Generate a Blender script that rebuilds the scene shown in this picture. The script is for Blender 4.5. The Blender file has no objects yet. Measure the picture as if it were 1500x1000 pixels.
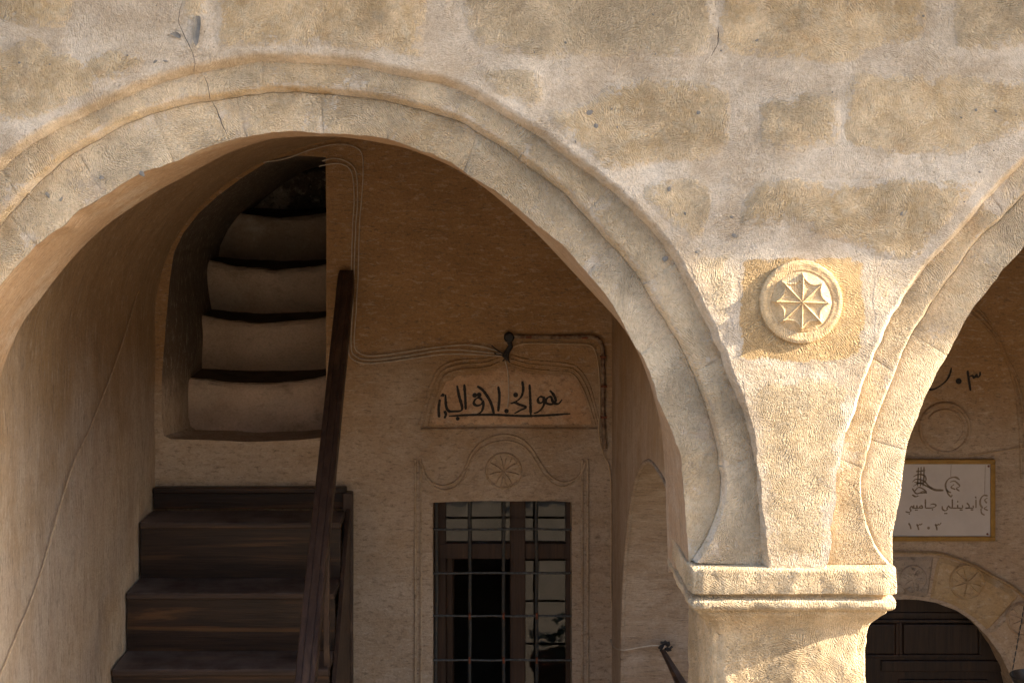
import bpy, bmesh, math, random
import numpy as np
from mathutils import Vector, noise
from mathutils.geometry import delaunay_2d_cdt

R = math.radians
SC = bpy.context.scene
COL = SC.collection

# ------------------------------------------------------------------ camera, light, exposure
CAM_Y, CAM_Z, FPX = -4.2, 3.3, 2000.0
cd = bpy.data.cameras.new('camera')
cam = bpy.data.objects.new('camera', cd)
COL.objects.link(cam)
cam.location = (0, CAM_Y, CAM_Z)
cam.rotation_euler = (R(90), 0, 0)
cd.sensor_width = 36.0
cd.lens = FPX / 1500 * 36.0
cd.shift_x = 37 / 1500
cd.shift_y = -200 / 1500
cd.clip_start = 0.05
cd.clip_end = 500
SC.camera = cam

SUN = Vector((1.0, -0.125, 0.45)).normalized()
EL = math.asin(SUN.z)
AZ = math.atan2(SUN.x, SUN.y)
world = bpy.data.worlds.new('World')
SC.world = world
world.use_nodes = True
wn = world.node_tree
bg = wn.nodes['Background']
sky = wn.nodes.new('ShaderNodeTexSky')
sky.sky_type = 'NISHITA'
sky.sun_disc = False
sky.sun_elevation = EL
sky.sun_rotation = AZ
sky.air_density = 1.0
sky.dust_density = 1.8
sky.ozone_density = 1.5
wn.links.new(sky.outputs[0], bg.inputs[0])
bg.inputs[1].default_value = 0.085
sl = bpy.data.lights.new('sun', 'SUN')
sl.energy = 2.7
sl.angle = R(0.55)
sl.color = (1.0, 0.865, 0.68)
so = bpy.data.objects.new('sun', sl)
COL.objects.link(so)
so.rotation_euler = (-SUN).to_track_quat('-Z', 'Y').to_euler()
so.location = (8, -2, 8)
SC.view_settings.view_transform = 'Standard'
SC.view_settings.look = 'None'
SC.view_settings.exposure = 2.9
SC.view_settings.gamma = 1.0
SC.view_settings.use_curve_mapping = False
SC.cycles.max_bounces = 10
SC.cycles.diffuse_bounces = 6
SC.cycles.use_denoising = True

# ------------------------------------------------------------------ helpers
def W(px, py, y):
    """photo pixel -> world x, z on the plane at depth y"""
    s = (y - CAM_Y) / FPX
    return ((px - 713) * s, CAM_Z - (py - 300) * s)

def empty(name, label, cat, loc=(0, 0, 0), group=None, kind=None):
    o = bpy.data.objects.new(name, None)
    COL.objects.link(o)
    o.location = loc
    o.empty_display_size = 0.1
    tag(o, label, cat, group, kind)
    return o

def tag(o, label=None, cat=None, group=None, kind=None):
    if label: o['label'] = label
    if cat: o['category'] = cat
    if group: o['group'] = group
    if kind: o['kind'] = kind
    return o

def mesh_obj(name, verts, faces, mat, parent=None, smooth=False, attr=None, sharp=38):
    me = bpy.data.meshes.new(name)
    me.from_pydata([tuple(v) for v in verts], [], faces)
    if smooth:
        me.polygons.foreach_set('use_smooth', [True] * len(me.polygons))
    if attr:
        for k, vals in attr.items():
            a = me.attributes.new(k, 'FLOAT', 'POINT')
            a.data.foreach_set('value', vals)
    me.materials.append(mat)
    if smooth and sharp: me.set_sharp_from_angle(angle=R(sharp))
    me.update()
    o = bpy.data.objects.new(name, me)
    COL.objects.link(o)
    if parent:
        o.parent = parent
        pl = Vector((0, 0, 0))
        q = parent
        while q:
            pl += q.location
            q = q.parent
        o.location = -pl          # vertices are world coordinates
    return o

class MB:
    """collects simple shapes into one mesh"""
    def __init__(s): s.v = []; s.f = []
    def add(s, v, f):
        n = len(s.v); s.v += [tuple(p) for p in v]; s.f += [tuple(i + n for i in q) for q in f]
    def box(s, x0, x1, y0, y1, z0, z1):
        s.add([(x, y, z) for x in (x0, x1) for y in (y0, y1) for z in (z0, z1)],
              [(0, 1, 3, 2), (4, 6, 7, 5), (0, 4, 5, 1), (2, 3, 7, 6), (0, 2, 6, 4), (1, 5, 7, 3)])
    def bbox(s, x0, x1, y0, y1, z0, z1, b=0.005):
        """box with chamfered edges"""
        bm = bmesh.new()
        bmesh.ops.create_cube(bm, size=1)
        for v in bm.verts:
            v.co = ((x0 + x1) / 2 + v.co.x * (x1 - x0), (y0 + y1) / 2 + v.co.y * (y1 - y0), (z0 + z1) / 2 + v.co.z * (z1 - z0))
        bmesh.ops.bevel(bm, geom=bm.edges[:], offset=b, segments=2, affect='EDGES', profile=0.5)
        bm.verts.index_update()
        s.add([v.co for v in bm.verts], [[v.index for v in f.verts] for f in bm.faces])
        bm.free()
    def prism(s, poly, axis, a, b):
        """poly of 2-D points extruded along axis from a to b; axis 'x' takes (y,z), 'y' takes (x,z)"""
        n = len(poly)
        P = (lambda p, t: (t, p[0], p[1])) if axis == 'x' else (lambda p, t: (p[0], t, p[1]))
        s.add([P(p, a) for p in poly] + [P(p, b) for p in poly],
              [tuple(range(n))[::-1], tuple(range(n, 2 * n))] + [(i, (i + 1) % n, n + (i + 1) % n, n + i) for i in range(n)])
    def tube(s, pts, r, seg=8, cap=True):
        pts = [Vector(p) for p in pts]
        n = len(pts); rr = r if isinstance(r, (list, tuple)) else [r] * n
        v = []; f = []
        up = None
        for i, p in enumerate(pts):
            d = (pts[min(i + 1, n - 1)] - pts[max(i - 1, 0)]).normalized()
            if up is None:
                up = Vector((0, 1, 0)) if abs(d.y) < 0.9 else Vector((1, 0, 0))
            a = (up - d * up.dot(d)).normalized(); up = a
            b = d.cross(a)
            for k in range(seg):
                t = 2 * math.pi * k / seg
                v.append(p + (a * math.cos(t) + b * math.sin(t)) * rr[i])
        for i in range(n - 1):
            for k in range(seg):
                k2 = (k + 1) % seg
                f.append((i * seg + k, i * seg + k2, (i + 1) * seg + k2, (i + 1) * seg + k))
        if cap:
            f.append(tuple(range(seg))[::-1]); f.append(tuple((n - 1) * seg + k for k in range(seg)))
        s.add(v, f)
    def lathe(s, prof, c, seg=24, axis='z'):
        v = []; f = []
        n = len(prof)
        for k in range(seg):
            t = 2 * math.pi * k / seg
            for (r, h) in prof:
                if axis == 'z': v.append((c[0] + r * math.cos(t), c[1] + r * math.sin(t), c[2] + h))
                else: v.append((c[0] + r * math.cos(t), c[1] - h, c[2] + r * math.sin(t)))
        for k in range(seg):
            k2 = (k + 1) % seg
            for i in range(n - 1):
                f.append((k * n + i, k2 * n + i, k2 * n + i + 1, k * n + i + 1))
        s.add(v, f)
    def ridge(s, pts, w, h, y, dome=False):
        """raised moulding along x,z points on the wall plane y (towards the camera)"""
        pts = [Vector((p[0], p[1])) for p in pts]; n = len(pts); v = []; f = []
        prof = [(-.5, -.002), (-.32, .75 * h), (0, h), (.32, .75 * h), (.5, -.002)]
        for i, p in enumerate(pts):
            d = (pts[min(i + 1, n - 1)] - pts[max(i - 1, 0)]).normalized(); nn = Vector((-d.y, d.x))
            for (a, b) in prof:
                q = p + nn * a * w
                v.append((q.x, y - b, q.y))
        m = len(prof)
        for i in range(n - 1):
            for k in range(m - 1):
                f.append((i * m + k, i * m + k + 1, (i + 1) * m + k + 1, (i + 1) * m + k))
        f.append(tuple(range(m))); f.append(tuple((n - 1) * m + k for k in range(m)))
        s.add(v, f)
    def build(s, name, mat, parent=None, smooth=False):
        return mesh_obj(name, s.v, s.f, mat, parent, smooth)

def spline(pts, step):
    """Catmull-Rom through 2-D points, resampled at even arc length"""
    P = [np.array(p, float) for p in pts]
    P = [2 * P[0] - P[1]] + P + [2 * P[-1] - P[-2]]
    out = []
    for i in range(1, len(P) - 2):
        p0, p1, p2, p3 = P[i - 1:i + 3]
        for t in np.linspace(0, 1, 14, endpoint=False):
            out.append(.5 * ((2 * p1) + (-p0 + p2) * t + (2 * p0 - 5 * p1 + 4 * p2 - p3) * t * t + (-p0 + 3 * p1 - 3 * p2 + p3) * t ** 3))
    out.append(P[-2])
    out = np.array(out)
    d = np.r_[0, np.cumsum(np.hypot(*np.diff(out, axis=0).T))]
    n = max(2, int(round(d[-1] / step))) if step < 1 or d[-1] > 50 else 2
    t = np.linspace(0, d[-1], n + 1)
    return np.c_[np.interp(t, d, out[:, 0]), np.interp(t, d, out[:, 1])]

def resample(c, n):
    d = np.r_[0, np.cumsum(np.hypot(*np.diff(c, axis=0).T))]
    t = np.linspace(0, d[-1], n)
    return np.c_[np.interp(t, d, c[:, 0]), np.interp(t, d, c[:, 1])]

def spl3(pts, n=10):
    P = [Vector(p) for p in pts]
    P = [2 * P[0] - P[1]] + P + [2 * P[-1] - P[-2]]
    out = []
    for i in range(1, len(P) - 2):
        p0, p1, p2, p3 = P[i - 1:i + 3]
        for k in range(n):
            t = k / n
            out.append(.5 * ((2 * p1) + (-p0 + p2) * t + (2 * p0 - 5 * p1 + 4 * p2 - p3) * t * t + (-p0 + 3 * p1 - 3 * p2 + p3) * t ** 3))
    out.append(P[-2])
    return out

def inpoly(px, pz, poly):
    poly = np.asarray(poly); x0, z0 = poly[:, 0], poly[:, 1]; x1, z1 = np.roll(x0, -1), np.roll(z0, -1)
    px = np.asarray(px)[:, None]; pz = np.asarray(pz)[:, None]
    c = ((z0 > pz) != (z1 > pz)) & (px < (x1 - x0) * (pz - z0) / (z1 - z0 + 1e-12) + x0)
    return c.sum(1) % 2 == 1

def polydist(px, pz, poly):
    poly = np.asarray(poly); a = poly; b = np.roll(poly, -1, axis=0)
    p = np.c_[px, pz][:, None, :]
    ab = (b - a)[None]; ap = p - a[None]
    t = np.clip((ap * ab).sum(2) / ((ab ** 2).sum(2) + 1e-12), 0, 1)
    return np.sqrt(((ap - t[..., None] * ab) ** 2).sum(2)).min(1)

def fill(outer, holes, step, window=None, jit=0.25, seed=1):
    """triangulated sheet inside outer and outside holes with interior points every step; returns verts2d, tris"""
    rng = np.random.RandomState(seed)
    loops = [np.asarray(outer)] + [np.asarray(h) for h in holes]
    co = []; ed = []
    for L in loops:
        n = len(co); m = len(L)
        co += [Vector((float(p[0]), float(p[1]))) for p in L]
        ed += [(n + i, n + (i + 1) % m) for i in range(m)]
    mn = loops[0].min(0); mx = loops[0].max(0)
    if window is not None:
        mn = np.maximum(mn, (window[0], window[1])); mx = np.minimum(mx, (window[2], window[3]))
    gx, gz = np.meshgrid(np.arange(mn[0] + step / 2, mx[0], step), np.arange(mn[1] + step / 2, mx[1], step))
    gx = gx.ravel() + rng.uniform(-jit, jit, gx.size) * step; gz = gz.ravel() + rng.uniform(-jit, jit, gz.size) * step
    ok = inpoly(gx, gz, loops[0])
    for h in loops[1:]: ok &= ~inpoly(gx, gz, h)
    gx, gz = gx[ok], gz[ok]
    far = np.ones(len(gx), bool)
    for L in loops:
        for c0 in range(0, len(gx), 4000):
            far[c0:c0 + 4000] &= polydist(gx[c0:c0 + 4000], gz[c0:c0 + 4000], L) > step * .4
    co += [Vector((float(a), float(b))) for a, b in zip(gx[far], gz[far])]
    v, e, f, *_ = delaunay_2d_cdt(co, ed, [], 0, 1e-6)
    v = np.array([(p.x, p.y) for p in v]); f = np.array([list(t) for t in f if len(t) == 3])
    c = v[f].mean(1)
    ok = inpoly(c[:, 0], c[:, 1], loops[0])
    for h in loops[1:]: ok &= ~inpoly(c[:, 0], c[:, 1], h)
    return v, [tuple(int(i) for i in t) for t in f[ok]]

def fn(x, y, z, s, o=0):
    return noise.noise(Vector((x * s + o, y * s, z * s + o * .7)))

def sstep(a, b, x):
    t = min(1, max(0, (x - a) / (b - a) if b != a else 0)); return t * t * (3 - 2 * t)

# ------------------------------------------------------------------ node helper
class NT:
    def __init__(s, name):
        s.m = bpy.data.materials.new(name); s.m.use_nodes = True
        s.t = s.m.node_tree; s.b = s.t.nodes['Principled BSDF']
        s.geo = s.t.nodes.new('ShaderNodeNewGeometry')
        s.pos = s.geo.outputs['Position']
    def lk(s, a, b):
        if isinstance(a, (int, float)): b.default_value = a
        elif isinstance(a, tuple): b.default_value = (a + (1,)) if len(a) == 3 and len(b.default_value) == 4 else a
        else: s.t.links.new(a, b)
    def math(s, op, a, b=0.0, c=0.0, clamp=False):
        n = s.t.nodes.new('ShaderNodeMath'); n.operation = op; n.use_clamp = clamp
        s.lk(a, n.inputs[0]); s.lk(b, n.inputs[1]); s.lk(c, n.inputs[2]); return n.outputs[0]
    def noise(s, v, scale, detail=4, rough=.55, dist=0.0, col=False):
        n = s.t.nodes.new('ShaderNodeTexNoise'); s.lk(v, n.inputs['Vector'])
        n.inputs['Scale'].default_value = scale; n.inputs['Detail'].default_value = detail
        n.inputs['Roughness'].default_value = rough; n.inputs['Distortion'].default_value = dist
        return n.outputs['Color' if col else 'Fac']
    def voro(s, v, scale, out='Distance', feat='F1', rnd=1.0):
        n = s.t.nodes.new('ShaderNodeTexVoronoi'); s.lk(v, n.inputs['Vector']); n.feature = feat
        n.inputs['Scale'].default_value = scale; n.inputs['Randomness'].default_value = rnd
        return n.outputs[out]
    def mix(s, f, a, b, mode='MIX'):
        n = s.t.nodes.new('ShaderNodeMix'); n.data_type = 'RGBA'; n.blend_type = mode
        s.lk(f, n.inputs[0]); s.lk(a, n.inputs[6]); s.lk(b, n.inputs[7]); return n.outputs[2]
    def step(s, x, a, b):
        n = s.t.nodes.new('ShaderNodeMapRange'); n.interpolation_type = 'SMOOTHSTEP'
        s.lk(x, n.inputs[0]); n.inputs[1].default_value = a; n.inputs[2].default_value = b; return n.outputs[0]
    def scale(s, v, sc):
        n = s.t.nodes.new('ShaderNodeVectorMath'); n.operation = 'MULTIPLY'; s.lk(v, n.inputs[0]); n.inputs[1].default_value = sc; return n.outputs[0]
    def sep(s, v):
        n = s.t.nodes.new('ShaderNodeSeparateXYZ'); s.lk(v, n.inputs[0]); return n.outputs
    def comb(s, x, y, z):
        n = s.t.nodes.new('ShaderNodeCombineXYZ'); s.lk(x, n.inputs[0]); s.lk(y, n.inputs[1]); s.lk(z, n.inputs[2]); return n.outputs[0]
    def attr(s, name, typ='GEOMETRY'):
        n = s.t.nodes.new('ShaderNodeAttribute'); n.attribute_type = typ; n.attribute_name = name; return n.outputs['Fac']
    def bump(s, h, dist, strength=1.0, normal=None):
        n = s.t.nodes.new('ShaderNodeBump'); n.inputs['Strength'].default_value = strength; n.inputs['Distance'].default_value = dist
        s.lk(h, n.inputs['Height'])
        if normal is not None: s.lk(normal, n.inputs['Normal'])
        return n.outputs[0]
    def done(s, col, rough=.9, normal=None, spec=.25):
        s.lk(col, s.b.inputs['Base Color']); s.lk(rough, s.b.inputs['Roughness'])
        s.b.inputs['Specular IOR Level'].default_value = spec
        if normal is not None: s.lk(normal, s.b.inputs['Normal'])
        return s.m

def tooling(n, pitch=0.0064, cell=8.0):
    """comb-chisel strokes: patches of short parallel grooves with a direction of their own"""
    w = n.noise(n.pos, 9, 2, col=True)
    vm = n.t.nodes.new('ShaderNodeVectorMath'); vm.operation = 'MULTIPLY_ADD'
    n.lk(w, vm.inputs[0]); vm.inputs[1].default_value = (.06, .06, .06); n.lk(n.pos, vm.inputs[2])
    p = vm.outputs[0]
    cellc = n.sep(n.voro(p, cell, 'Color'))[0]
    big = n.sep(n.voro(p, 2.1, 'Color'))[1]
    ang = n.math('ADD', n.math('MULTIPLY', n.math('SUBTRACT', cellc, .5), 1.3), n.math('MULTIPLY', n.math('SUBTRACT', big, .5), 2.6))
    x, y, z = n.sep(p)
    ca, sa = n.math('COSINE', ang), n.math('SINE', ang)
    s_ = n.math('ADD', n.math('MULTIPLY', x, ca), n.math('MULTIPLY', z, sa))
    t_ = n.math('SUBTRACT', n.math('MULTIPLY', z, ca), n.math('MULTIPLY', x, sa))
    wob = n.noise(n.pos, 80, 3)
    dab = n.noise(n.comb(n.math('MULTIPLY', s_, 270), n.math('MULTIPLY', t_, 120), n.math('MULTIPLY', y, 60)), 1.0, 2, .6)
    wave = n.math('SINE', n.math('ADD', n.math('MULTIPLY', s_, 2 * math.pi / pitch), n.math('MULTIPLY', wob, 9.0)))
    comb_ = n.math('MULTIPLY', wave, n.step(n.noise(n.pos, 6, 2), .42, .62))
    return n.math('ADD', n.math('MULTIPLY', n.math('SUBTRACT', dab, .5), 4.2), n.math('MULTIPLY', comb_, .42))

def limestone(name='limestone', bump=.0055):
    """facade stone: tan tooled stone where the 'edge' attribute is high, smeared pale mortar where it is low"""
    n = NT(name)
    edge = n.attr('edge'); tint = n.attr('tint', 'OBJECT'); ochre = n.attr('ochre', 'OBJECT')
    big = n.noise(n.pos, 2.2, 5, .6); mid = n.noise(n.pos, 9, 6, .65); fine = n.noise(n.pos, 70, 4, .7); grain = n.noise(n.pos, 260, 2)
    mot = n.noise(n.pos, 26, 5, .7)
    # stone
    st = n.mix(n.step(mid, .32, .7), (.55, .385, .205), (.71, .54, .34))
    st = n.mix(n.math('MULTIPLY', n.step(mot, .46, .68), .7), st, (.64, .53, .37))
    st = n.mix(n.math('MULTIPLY', n.step(n.noise(n.scale(n.pos, (1, 1, 1.7)), 5.5, 5, .7), .52, .7), .28), st, (.44, .38, .30))
    st = n.mix(n.math('MULTIPLY', n.step(n.noise(n.pos, 13, 4, .6), .56, .72), .5), st, (.55, .31, .12))
    st = n.mix(n.math('MULTIPLY', tint, .8), st, (.67, .54, .37))
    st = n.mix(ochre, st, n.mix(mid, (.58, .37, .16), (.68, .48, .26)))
    # mortar / limewash
    mo = n.mix(n.step(n.noise(n.scale(n.pos, (1, 1, 1.3)), 4.2, 6, .68), .36, .66), (.50, .39, .27), (.71, .60, .465))
    mo = n.mix(n.math('MULTIPLY', n.step(big, .5, .7), .5), mo, (.46, .365, .27))
    mo = n.mix(n.math('MULTIPLY', n.step(mot, .55, .72), .45), mo, (.60, .45, .28))
    f = n.math('ADD', n.math('MULTIPLY', edge, 1.0), n.math('MULTIPLY', n.math('SUBTRACT', mot, .5), 1.9))
    f = n.math('ADD', f, n.math('MULTIPLY', n.math('SUBTRACT', mid, .5), 1.7))
    f = n.math('ADD', f, n.math('MULTIPLY', n.math('SUBTRACT', fine, .5), 1.2))
    f = n.step(f, .08, .48)
    f = n.math('MULTIPLY', f, n.step(edge, .02, .25))
    col = n.mix(f, mo, st)
    # grime: thin dark speckle and grey washes
    col = n.mix(n.math('MULTIPLY', n.step(n.noise(n.pos, 120, 3, .7), .62, .74), .5), col, (.16, .12, .09))
    col = n.mix(n.math('MULTIPLY', n.step(n.noise(n.scale(n.pos, (1, 1, .6)), 3.3, 6, .72), .54, .7), .32), col, (.33, .28, .22))
    pit = n.step(n.voro(n.pos, 34, rnd=1.0), .05, .0)
    pitm = n.math('MULTIPLY', pit, n.step(n.noise(n.pos, 7, 2), .52, .62))
    col = n.mix(n.math('MULTIPLY', pitm, .7), col, (.10, .08, .06))
    col = n.mix(n.math('MULTIPLY', n.math('MULTIPLY', n.step(n.voro(n.pos, 55), .14, .03), n.step(n.noise(n.pos, 5, 3), .48, .62)), .45), col, (.26, .19, .12))
    col = n.mix(1.0, col, n.mix(fine, (.62, .62, .62), (1.32, 1.32, 1.32)), 'MULTIPLY')
    tl = tooling(n)
    col = n.mix(n.math('MULTIPLY', n.step(tl, -.1, -1.0), .30), col, (.22, .15, .08))  # groove shade and ridge light of the strokes painted into the colour
    col = n.mix(n.math('MULTIPLY', n.step(tl, .1, 1.0), .20), col, (.82, .72, .56))
    col = n.mix(n.math('MULTIPLY', n.step(n.noise(n.pos, 190, 3, .75), .56, .72), .35), col, (.24, .18, .12))
    h = n.math('ADD', n.math('MULTIPLY', tl, n.math('ADD', n.math('MULTIPLY', f, .55), .22)), n.math('MULTIPLY', fine, 1.2))
    h = n.math('ADD', h, n.math('MULTIPLY', grain, .6))
    h = n.math('ADD', h, n.math('MULTIPLY', mot, 1.1))
    h = n.math('SUBTRACT', h, n.math('MULTIPLY', pitm, 2.5))
    pz_ = n.math('MULTIPLY', n.step(n.voro(n.pos, 55), .14, .03), n.step(n.noise(n.pos, 5, 3), .48, .62))
    h = n.math('SUBTRACT', h, n.math('MULTIPLY', pz_, 1.6))
    h = n.math('MULTIPLY', h, n.math('ADD', n.math('MULTIPLY', n.step(n.noise(n.pos, 3.2, 3, .6), .36, .64), .95), .35))
    nm = n.bump(h, bump, 1.0)
    return n.done(col, .92, nm, .2)

def plaster(name, a, b, stain, dark, stretch, bump=.003, spots=.5, upper=None, flecks=1.0):
    n = NT(name)
    v = n.scale(n.pos, stretch)
    big = n.noise(n.pos, 1.6, 5, .6); streak = n.noise(v, 3.0, 6, .65); mot = n.noise(n.pos, 17, 6, .7); fine = n.noise(n.pos, 85, 4, .7)
    col = n.mix(n.step(streak, .3, .7), a, b)
    col = n.mix(n.math('MULTIPLY', n.step(big, .45, .68), .75), col, stain)
    col = n.mix(n.math('MULTIPLY', n.step(n.noise(v, 6.5, 5, .7, .4), .54, .72), .6), col, dark)
    col = n.mix(n.math('MULTIPLY', n.step(mot, .58, .74), spots), col, dark)
    col = n.mix(n.math('MULTIPLY', n.step(n.noise(n.pos, 3.1, 7, .68), .50, .64), .45), col, (.54, .455, .36))
    if upper:     # older ochre coat above the limewashed lower wall; on the jamb, painted shade
        hz = n.math('ADD', n.sep(n.pos)[2], n.math('MULTIPLY', n.math('SUBTRACT', big, .5), 1.6))
        col = n.mix(n.math('MULTIPLY', n.step(hz, 2.0, 2.75), .85), col, n.mix(n.step(streak, .35, .7), tuple(q * .8 for q in upper), upper))
    pit = n.math('MULTIPLY', n.step(n.voro(n.pos, 21), .05, .01), n.step(n.noise(n.pos, 6, 2), .5, .62))
    col = n.mix(n.math('MULTIPLY', pit, .8), col, (.06, .045, .03))
    col = n.mix(1.0, col, n.mix(fine, (.66, .66, .66), (1.30, 1.30, 1.30)), 'MULTIPLY')
    vs = n.scale(n.pos, tuple(q * 1.6 for q in stretch))
    col = n.mix(n.math('MULTIPLY', n.step(n.noise(vs, 15, 6, .78, .3), .50, .66), .75 * flecks), col, tuple(q * .55 for q in dark))
    col = n.mix(n.math('MULTIPLY', n.step(n.noise(vs, 11, 6, .78, .5), .52, .68), .5 * flecks), col, (.62, .53, .42))
    h = n.math('ADD', n.math('MULTIPLY', mot, 2.0), n.math('ADD', n.math('MULTIPLY', fine, 1.0), n.math('MULTIPLY', streak, 2.5)))
    h = n.math('SUBTRACT', h, n.math('MULTIPLY', pit, 2.0))
    return n.done(col, .93, n.bump(h, bump, .8), .15)

def wood(name, a, b, wear, along='x', wearamt=.6, rough=.55, dust=0.0):
    n = NT(name)
    st = {'x': (1.2, 14, 26), 'y': (14, 1.2, 26), 'z': (22, 14, 1.0), 'd': (14, 6, 6)}[along]
    v = n.scale(n.pos, st)
    g = n.noise(v, 2.0, 6, .65, .6); g2 = n.noise(v, 7.0, 4, .7)
    col = n.mix(n.step(g, .35, .65), a, b)
    wv = n.noise(n.scale(n.pos, tuple(.3 * q for q in st)), 2.2, 4, .6, 1.0)
    col = n.mix(n.math('MULTIPLY', n.step(wv, .53, .72), wearamt), col, wear)
    if dust:
        up = n.sep(n.geo.outputs['Normal'])[2]
        col = n.mix(n.math('MULTIPLY', n.math('MULTIPLY', n.step(up, .5, .95), n.step(n.noise(n.pos, 6, 5, .7), .25, .7)), dust), col, (.20, .165, .15))
        col = n.mix(n.math('MULTIPLY', n.step(n.voro(n.pos, 30), .06, .03), n.step(n.noise(n.pos, 8, 2), .55, .62)), col, (.55, .5, .44))
    h = n.math('ADD', n.math('MULTIPLY', g, 1.0), n.math('MULTIPLY', g2, .6))
    col = n.mix(1.0, col, n.mix(g2, (.5, .5, .5), (1.5, 1.5, 1.5)), 'MULTIPLY')
    return n.done(col, n.math('ADD', n.math('MULTIPLY', g2, .3), rough - .15), n.bump(h, .003, .7), .35)

def simple(name, c, c2=None, scale=20, rough=.6, metal=0.0, bump=0.0, spec=.4):
    n = NT(name)
    nz = n.noise(n.pos, scale, 5, .65)
    col = n.mix(n.step(nz, .35, .68), c, c2 or tuple(q * .7 for q in c))
    n.b.inputs['Metallic'].default_value = metal
    return n.done(col, rough, n.bump(nz, bump, .8) if bump else None, spec)

M = {}
M['stone'] = limestone()
M['carving'] = limestone('carved_limestone', .0016)
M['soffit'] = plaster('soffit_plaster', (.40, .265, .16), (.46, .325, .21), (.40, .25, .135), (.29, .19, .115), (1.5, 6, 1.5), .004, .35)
M['side'] = plaster('side_wall_plaster', (.45, .345, .25), (.51, .42, .325), (.41, .305, .205), (.33, .255, .185), (3.4, 3.4, .55), .004, .35, (.40, .255, .125))
M['vault'] = M['side']
M['back'] = plaster('back_wall_stone', (.44, .335, .235), (.51, .41, .31), (.43, .31, .20), (.29, .215, .15), (.95, 1, 2.9), .005, .45, (.40, .23, .095))
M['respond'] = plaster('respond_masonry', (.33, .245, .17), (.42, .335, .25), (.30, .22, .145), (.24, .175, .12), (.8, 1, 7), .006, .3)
M['carved'] = plaster('carved_stone', (.46, .35, .24), (.52, .41, .29), (.44, .31, .19), (.33, .24, .16), (1, 1, 1.5), .002, .3)
M['patch'] = plaster('panel_plaster', (.56, .37, .23), (.60, .43, .29), (.50, .30, .16), (.40, .25, .15), (1, 1, 1.5), .003, .4)
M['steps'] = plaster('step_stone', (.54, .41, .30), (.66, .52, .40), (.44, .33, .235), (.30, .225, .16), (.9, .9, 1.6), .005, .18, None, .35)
M['shaft'] = plaster('dark_first_tread', (.17, .125, .088), (.22, .165, .12), (.13, .095, .065), (.09, .065, .045), (1.2, 1, 1.2), .005, .5)  # dark tone for the first tread
M['midstep'] = plaster('shaded_step_stone', (.30, .225, .16), (.36, .275, .20), (.25, .185, .13), (.17, .125, .09), (.9, .9, 1.6), .005, .18, None, .35)  # step stone darkened to paint the shade on the second highest riser
M['jamb'] = plaster('jamb_plaster', (.42, .32, .23), (.48, .38, .28), (.38, .28, .19), (.28, .21, .15), (3, 3, .7), .005, .4, (.10, .072, .05))  # dark upper part paints the shade inside the stair opening
M['shade_black'] = plaster('shade_black_stone', (.07, .05, .035), (.10, .072, .05), (.05, .037, .027), (.035, .027, .02), (1.2, 1, 1.2), .005, .5)  # near-black colour paints the shade at the top of the stair shaft
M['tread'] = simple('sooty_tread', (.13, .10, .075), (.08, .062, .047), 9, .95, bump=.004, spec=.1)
M['ochre'] = plaster('ochre_stone', (.45, .32, .17), (.49, .37, .225), (.43, .275, .115), (.44, .31, .18), (1, 1, 1.5), .002, .3)
M['greystone'] = plaster('grey_stone', (.34, .28, .22), (.40, .33, .26), (.28, .23, .18), (.22, .18, .14), (1, 1, 1.5), .002, .3)
M['tread_wood'] = wood('stair_wood', (.034, .021, .015), (.060, .038, .028), (.15, .075, .03), 'x', .75, .6, .6)
M['riser_wood'] = wood('riser_wood', (.014, .008, .006), (.034, .018, .011), (.17, .078, .028), 'x', .5, .45)
M['rail_wood'] = wood('rail_wood', (.035, .020, .014), (.060, .036, .026), (.16, .10, .06), 'd', .35, .5)
M['frame_wood'] = wood('window_wood', (.035, .018, .011), (.06, .032, .02), (.11, .06, .03), 'z', .5, .55)
M['door_wood'] = wood('door_wood', (.018, .011, .008), (.035, .020, .013), (.08, .04, .022), 'z', .5, .5)
M['iron'] = simple('dark_iron', (.035, .042, .045), (.07, .06, .05), 40, .5, .3, .001)
M['ironlight'] = simple('worn_iron', (.10, .105, .10), (.05, .045, .04), 60, .55, .3, .001)
M['rust'] = simple('rust', (.22, .065, .03), (.12, .04, .02), 60, .8, 0, .001)
M['rustpipe'] = simple('rusty_pipe', (.11, .055, .03), (.33, .25, .17), 28, .8, 0, .002)
M['black'] = simple('black_rubber', (.018, .018, .020), (.03, .028, .026), 60, .6, 0, .001)
M['cable'] = simple('cable_grey', (.55, .49, .40), (.40, .33, .26), 30, .55)
M['cable2'] = simple('cable_tan', (.58, .44, .29), (.42, .31, .19), 30, .6)
M['paint'] = simple('black_paint', (.012, .010, .009), (.035, .026, .02), 50, .7)
M['crack'] = simple('crack_dark', (.10, .08, .065), (.06, .05, .04), 60, .95)
M['chip'] = simple('chip_grey', (.17, .16, .14), (.27, .24, .20), 40, .95, bump=.003)
M['marble'] = simple('white_marble', (.58, .54, .51), (.53, .49, .455), 5, .45)
M['gold'] = simple('gilt_frame', (.36, .21, .045), (.28, .155, .03), 26, .55, 0, .001)
M['engrave'] = simple('engraved_brown', (.30, .235, .17), (.23, .18, .12), 60, .8)
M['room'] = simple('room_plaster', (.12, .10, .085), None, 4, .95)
M['terracotta'] = simple('terracotta', (.46, .17, .08), (.36, .13, .06), 14, .8, 0, .002)
M['leaf'] = simple('leaf_green', (.045, .085, .028), (.07, .11, .035), 20, .6)
M['bronze'] = simple('bronze', (.10, .09, .075), (.16, .14, .11), 30, .45, .7)
M['soil'] = simple('soil', (.05, .035, .025), None, 60, .95)
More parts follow.
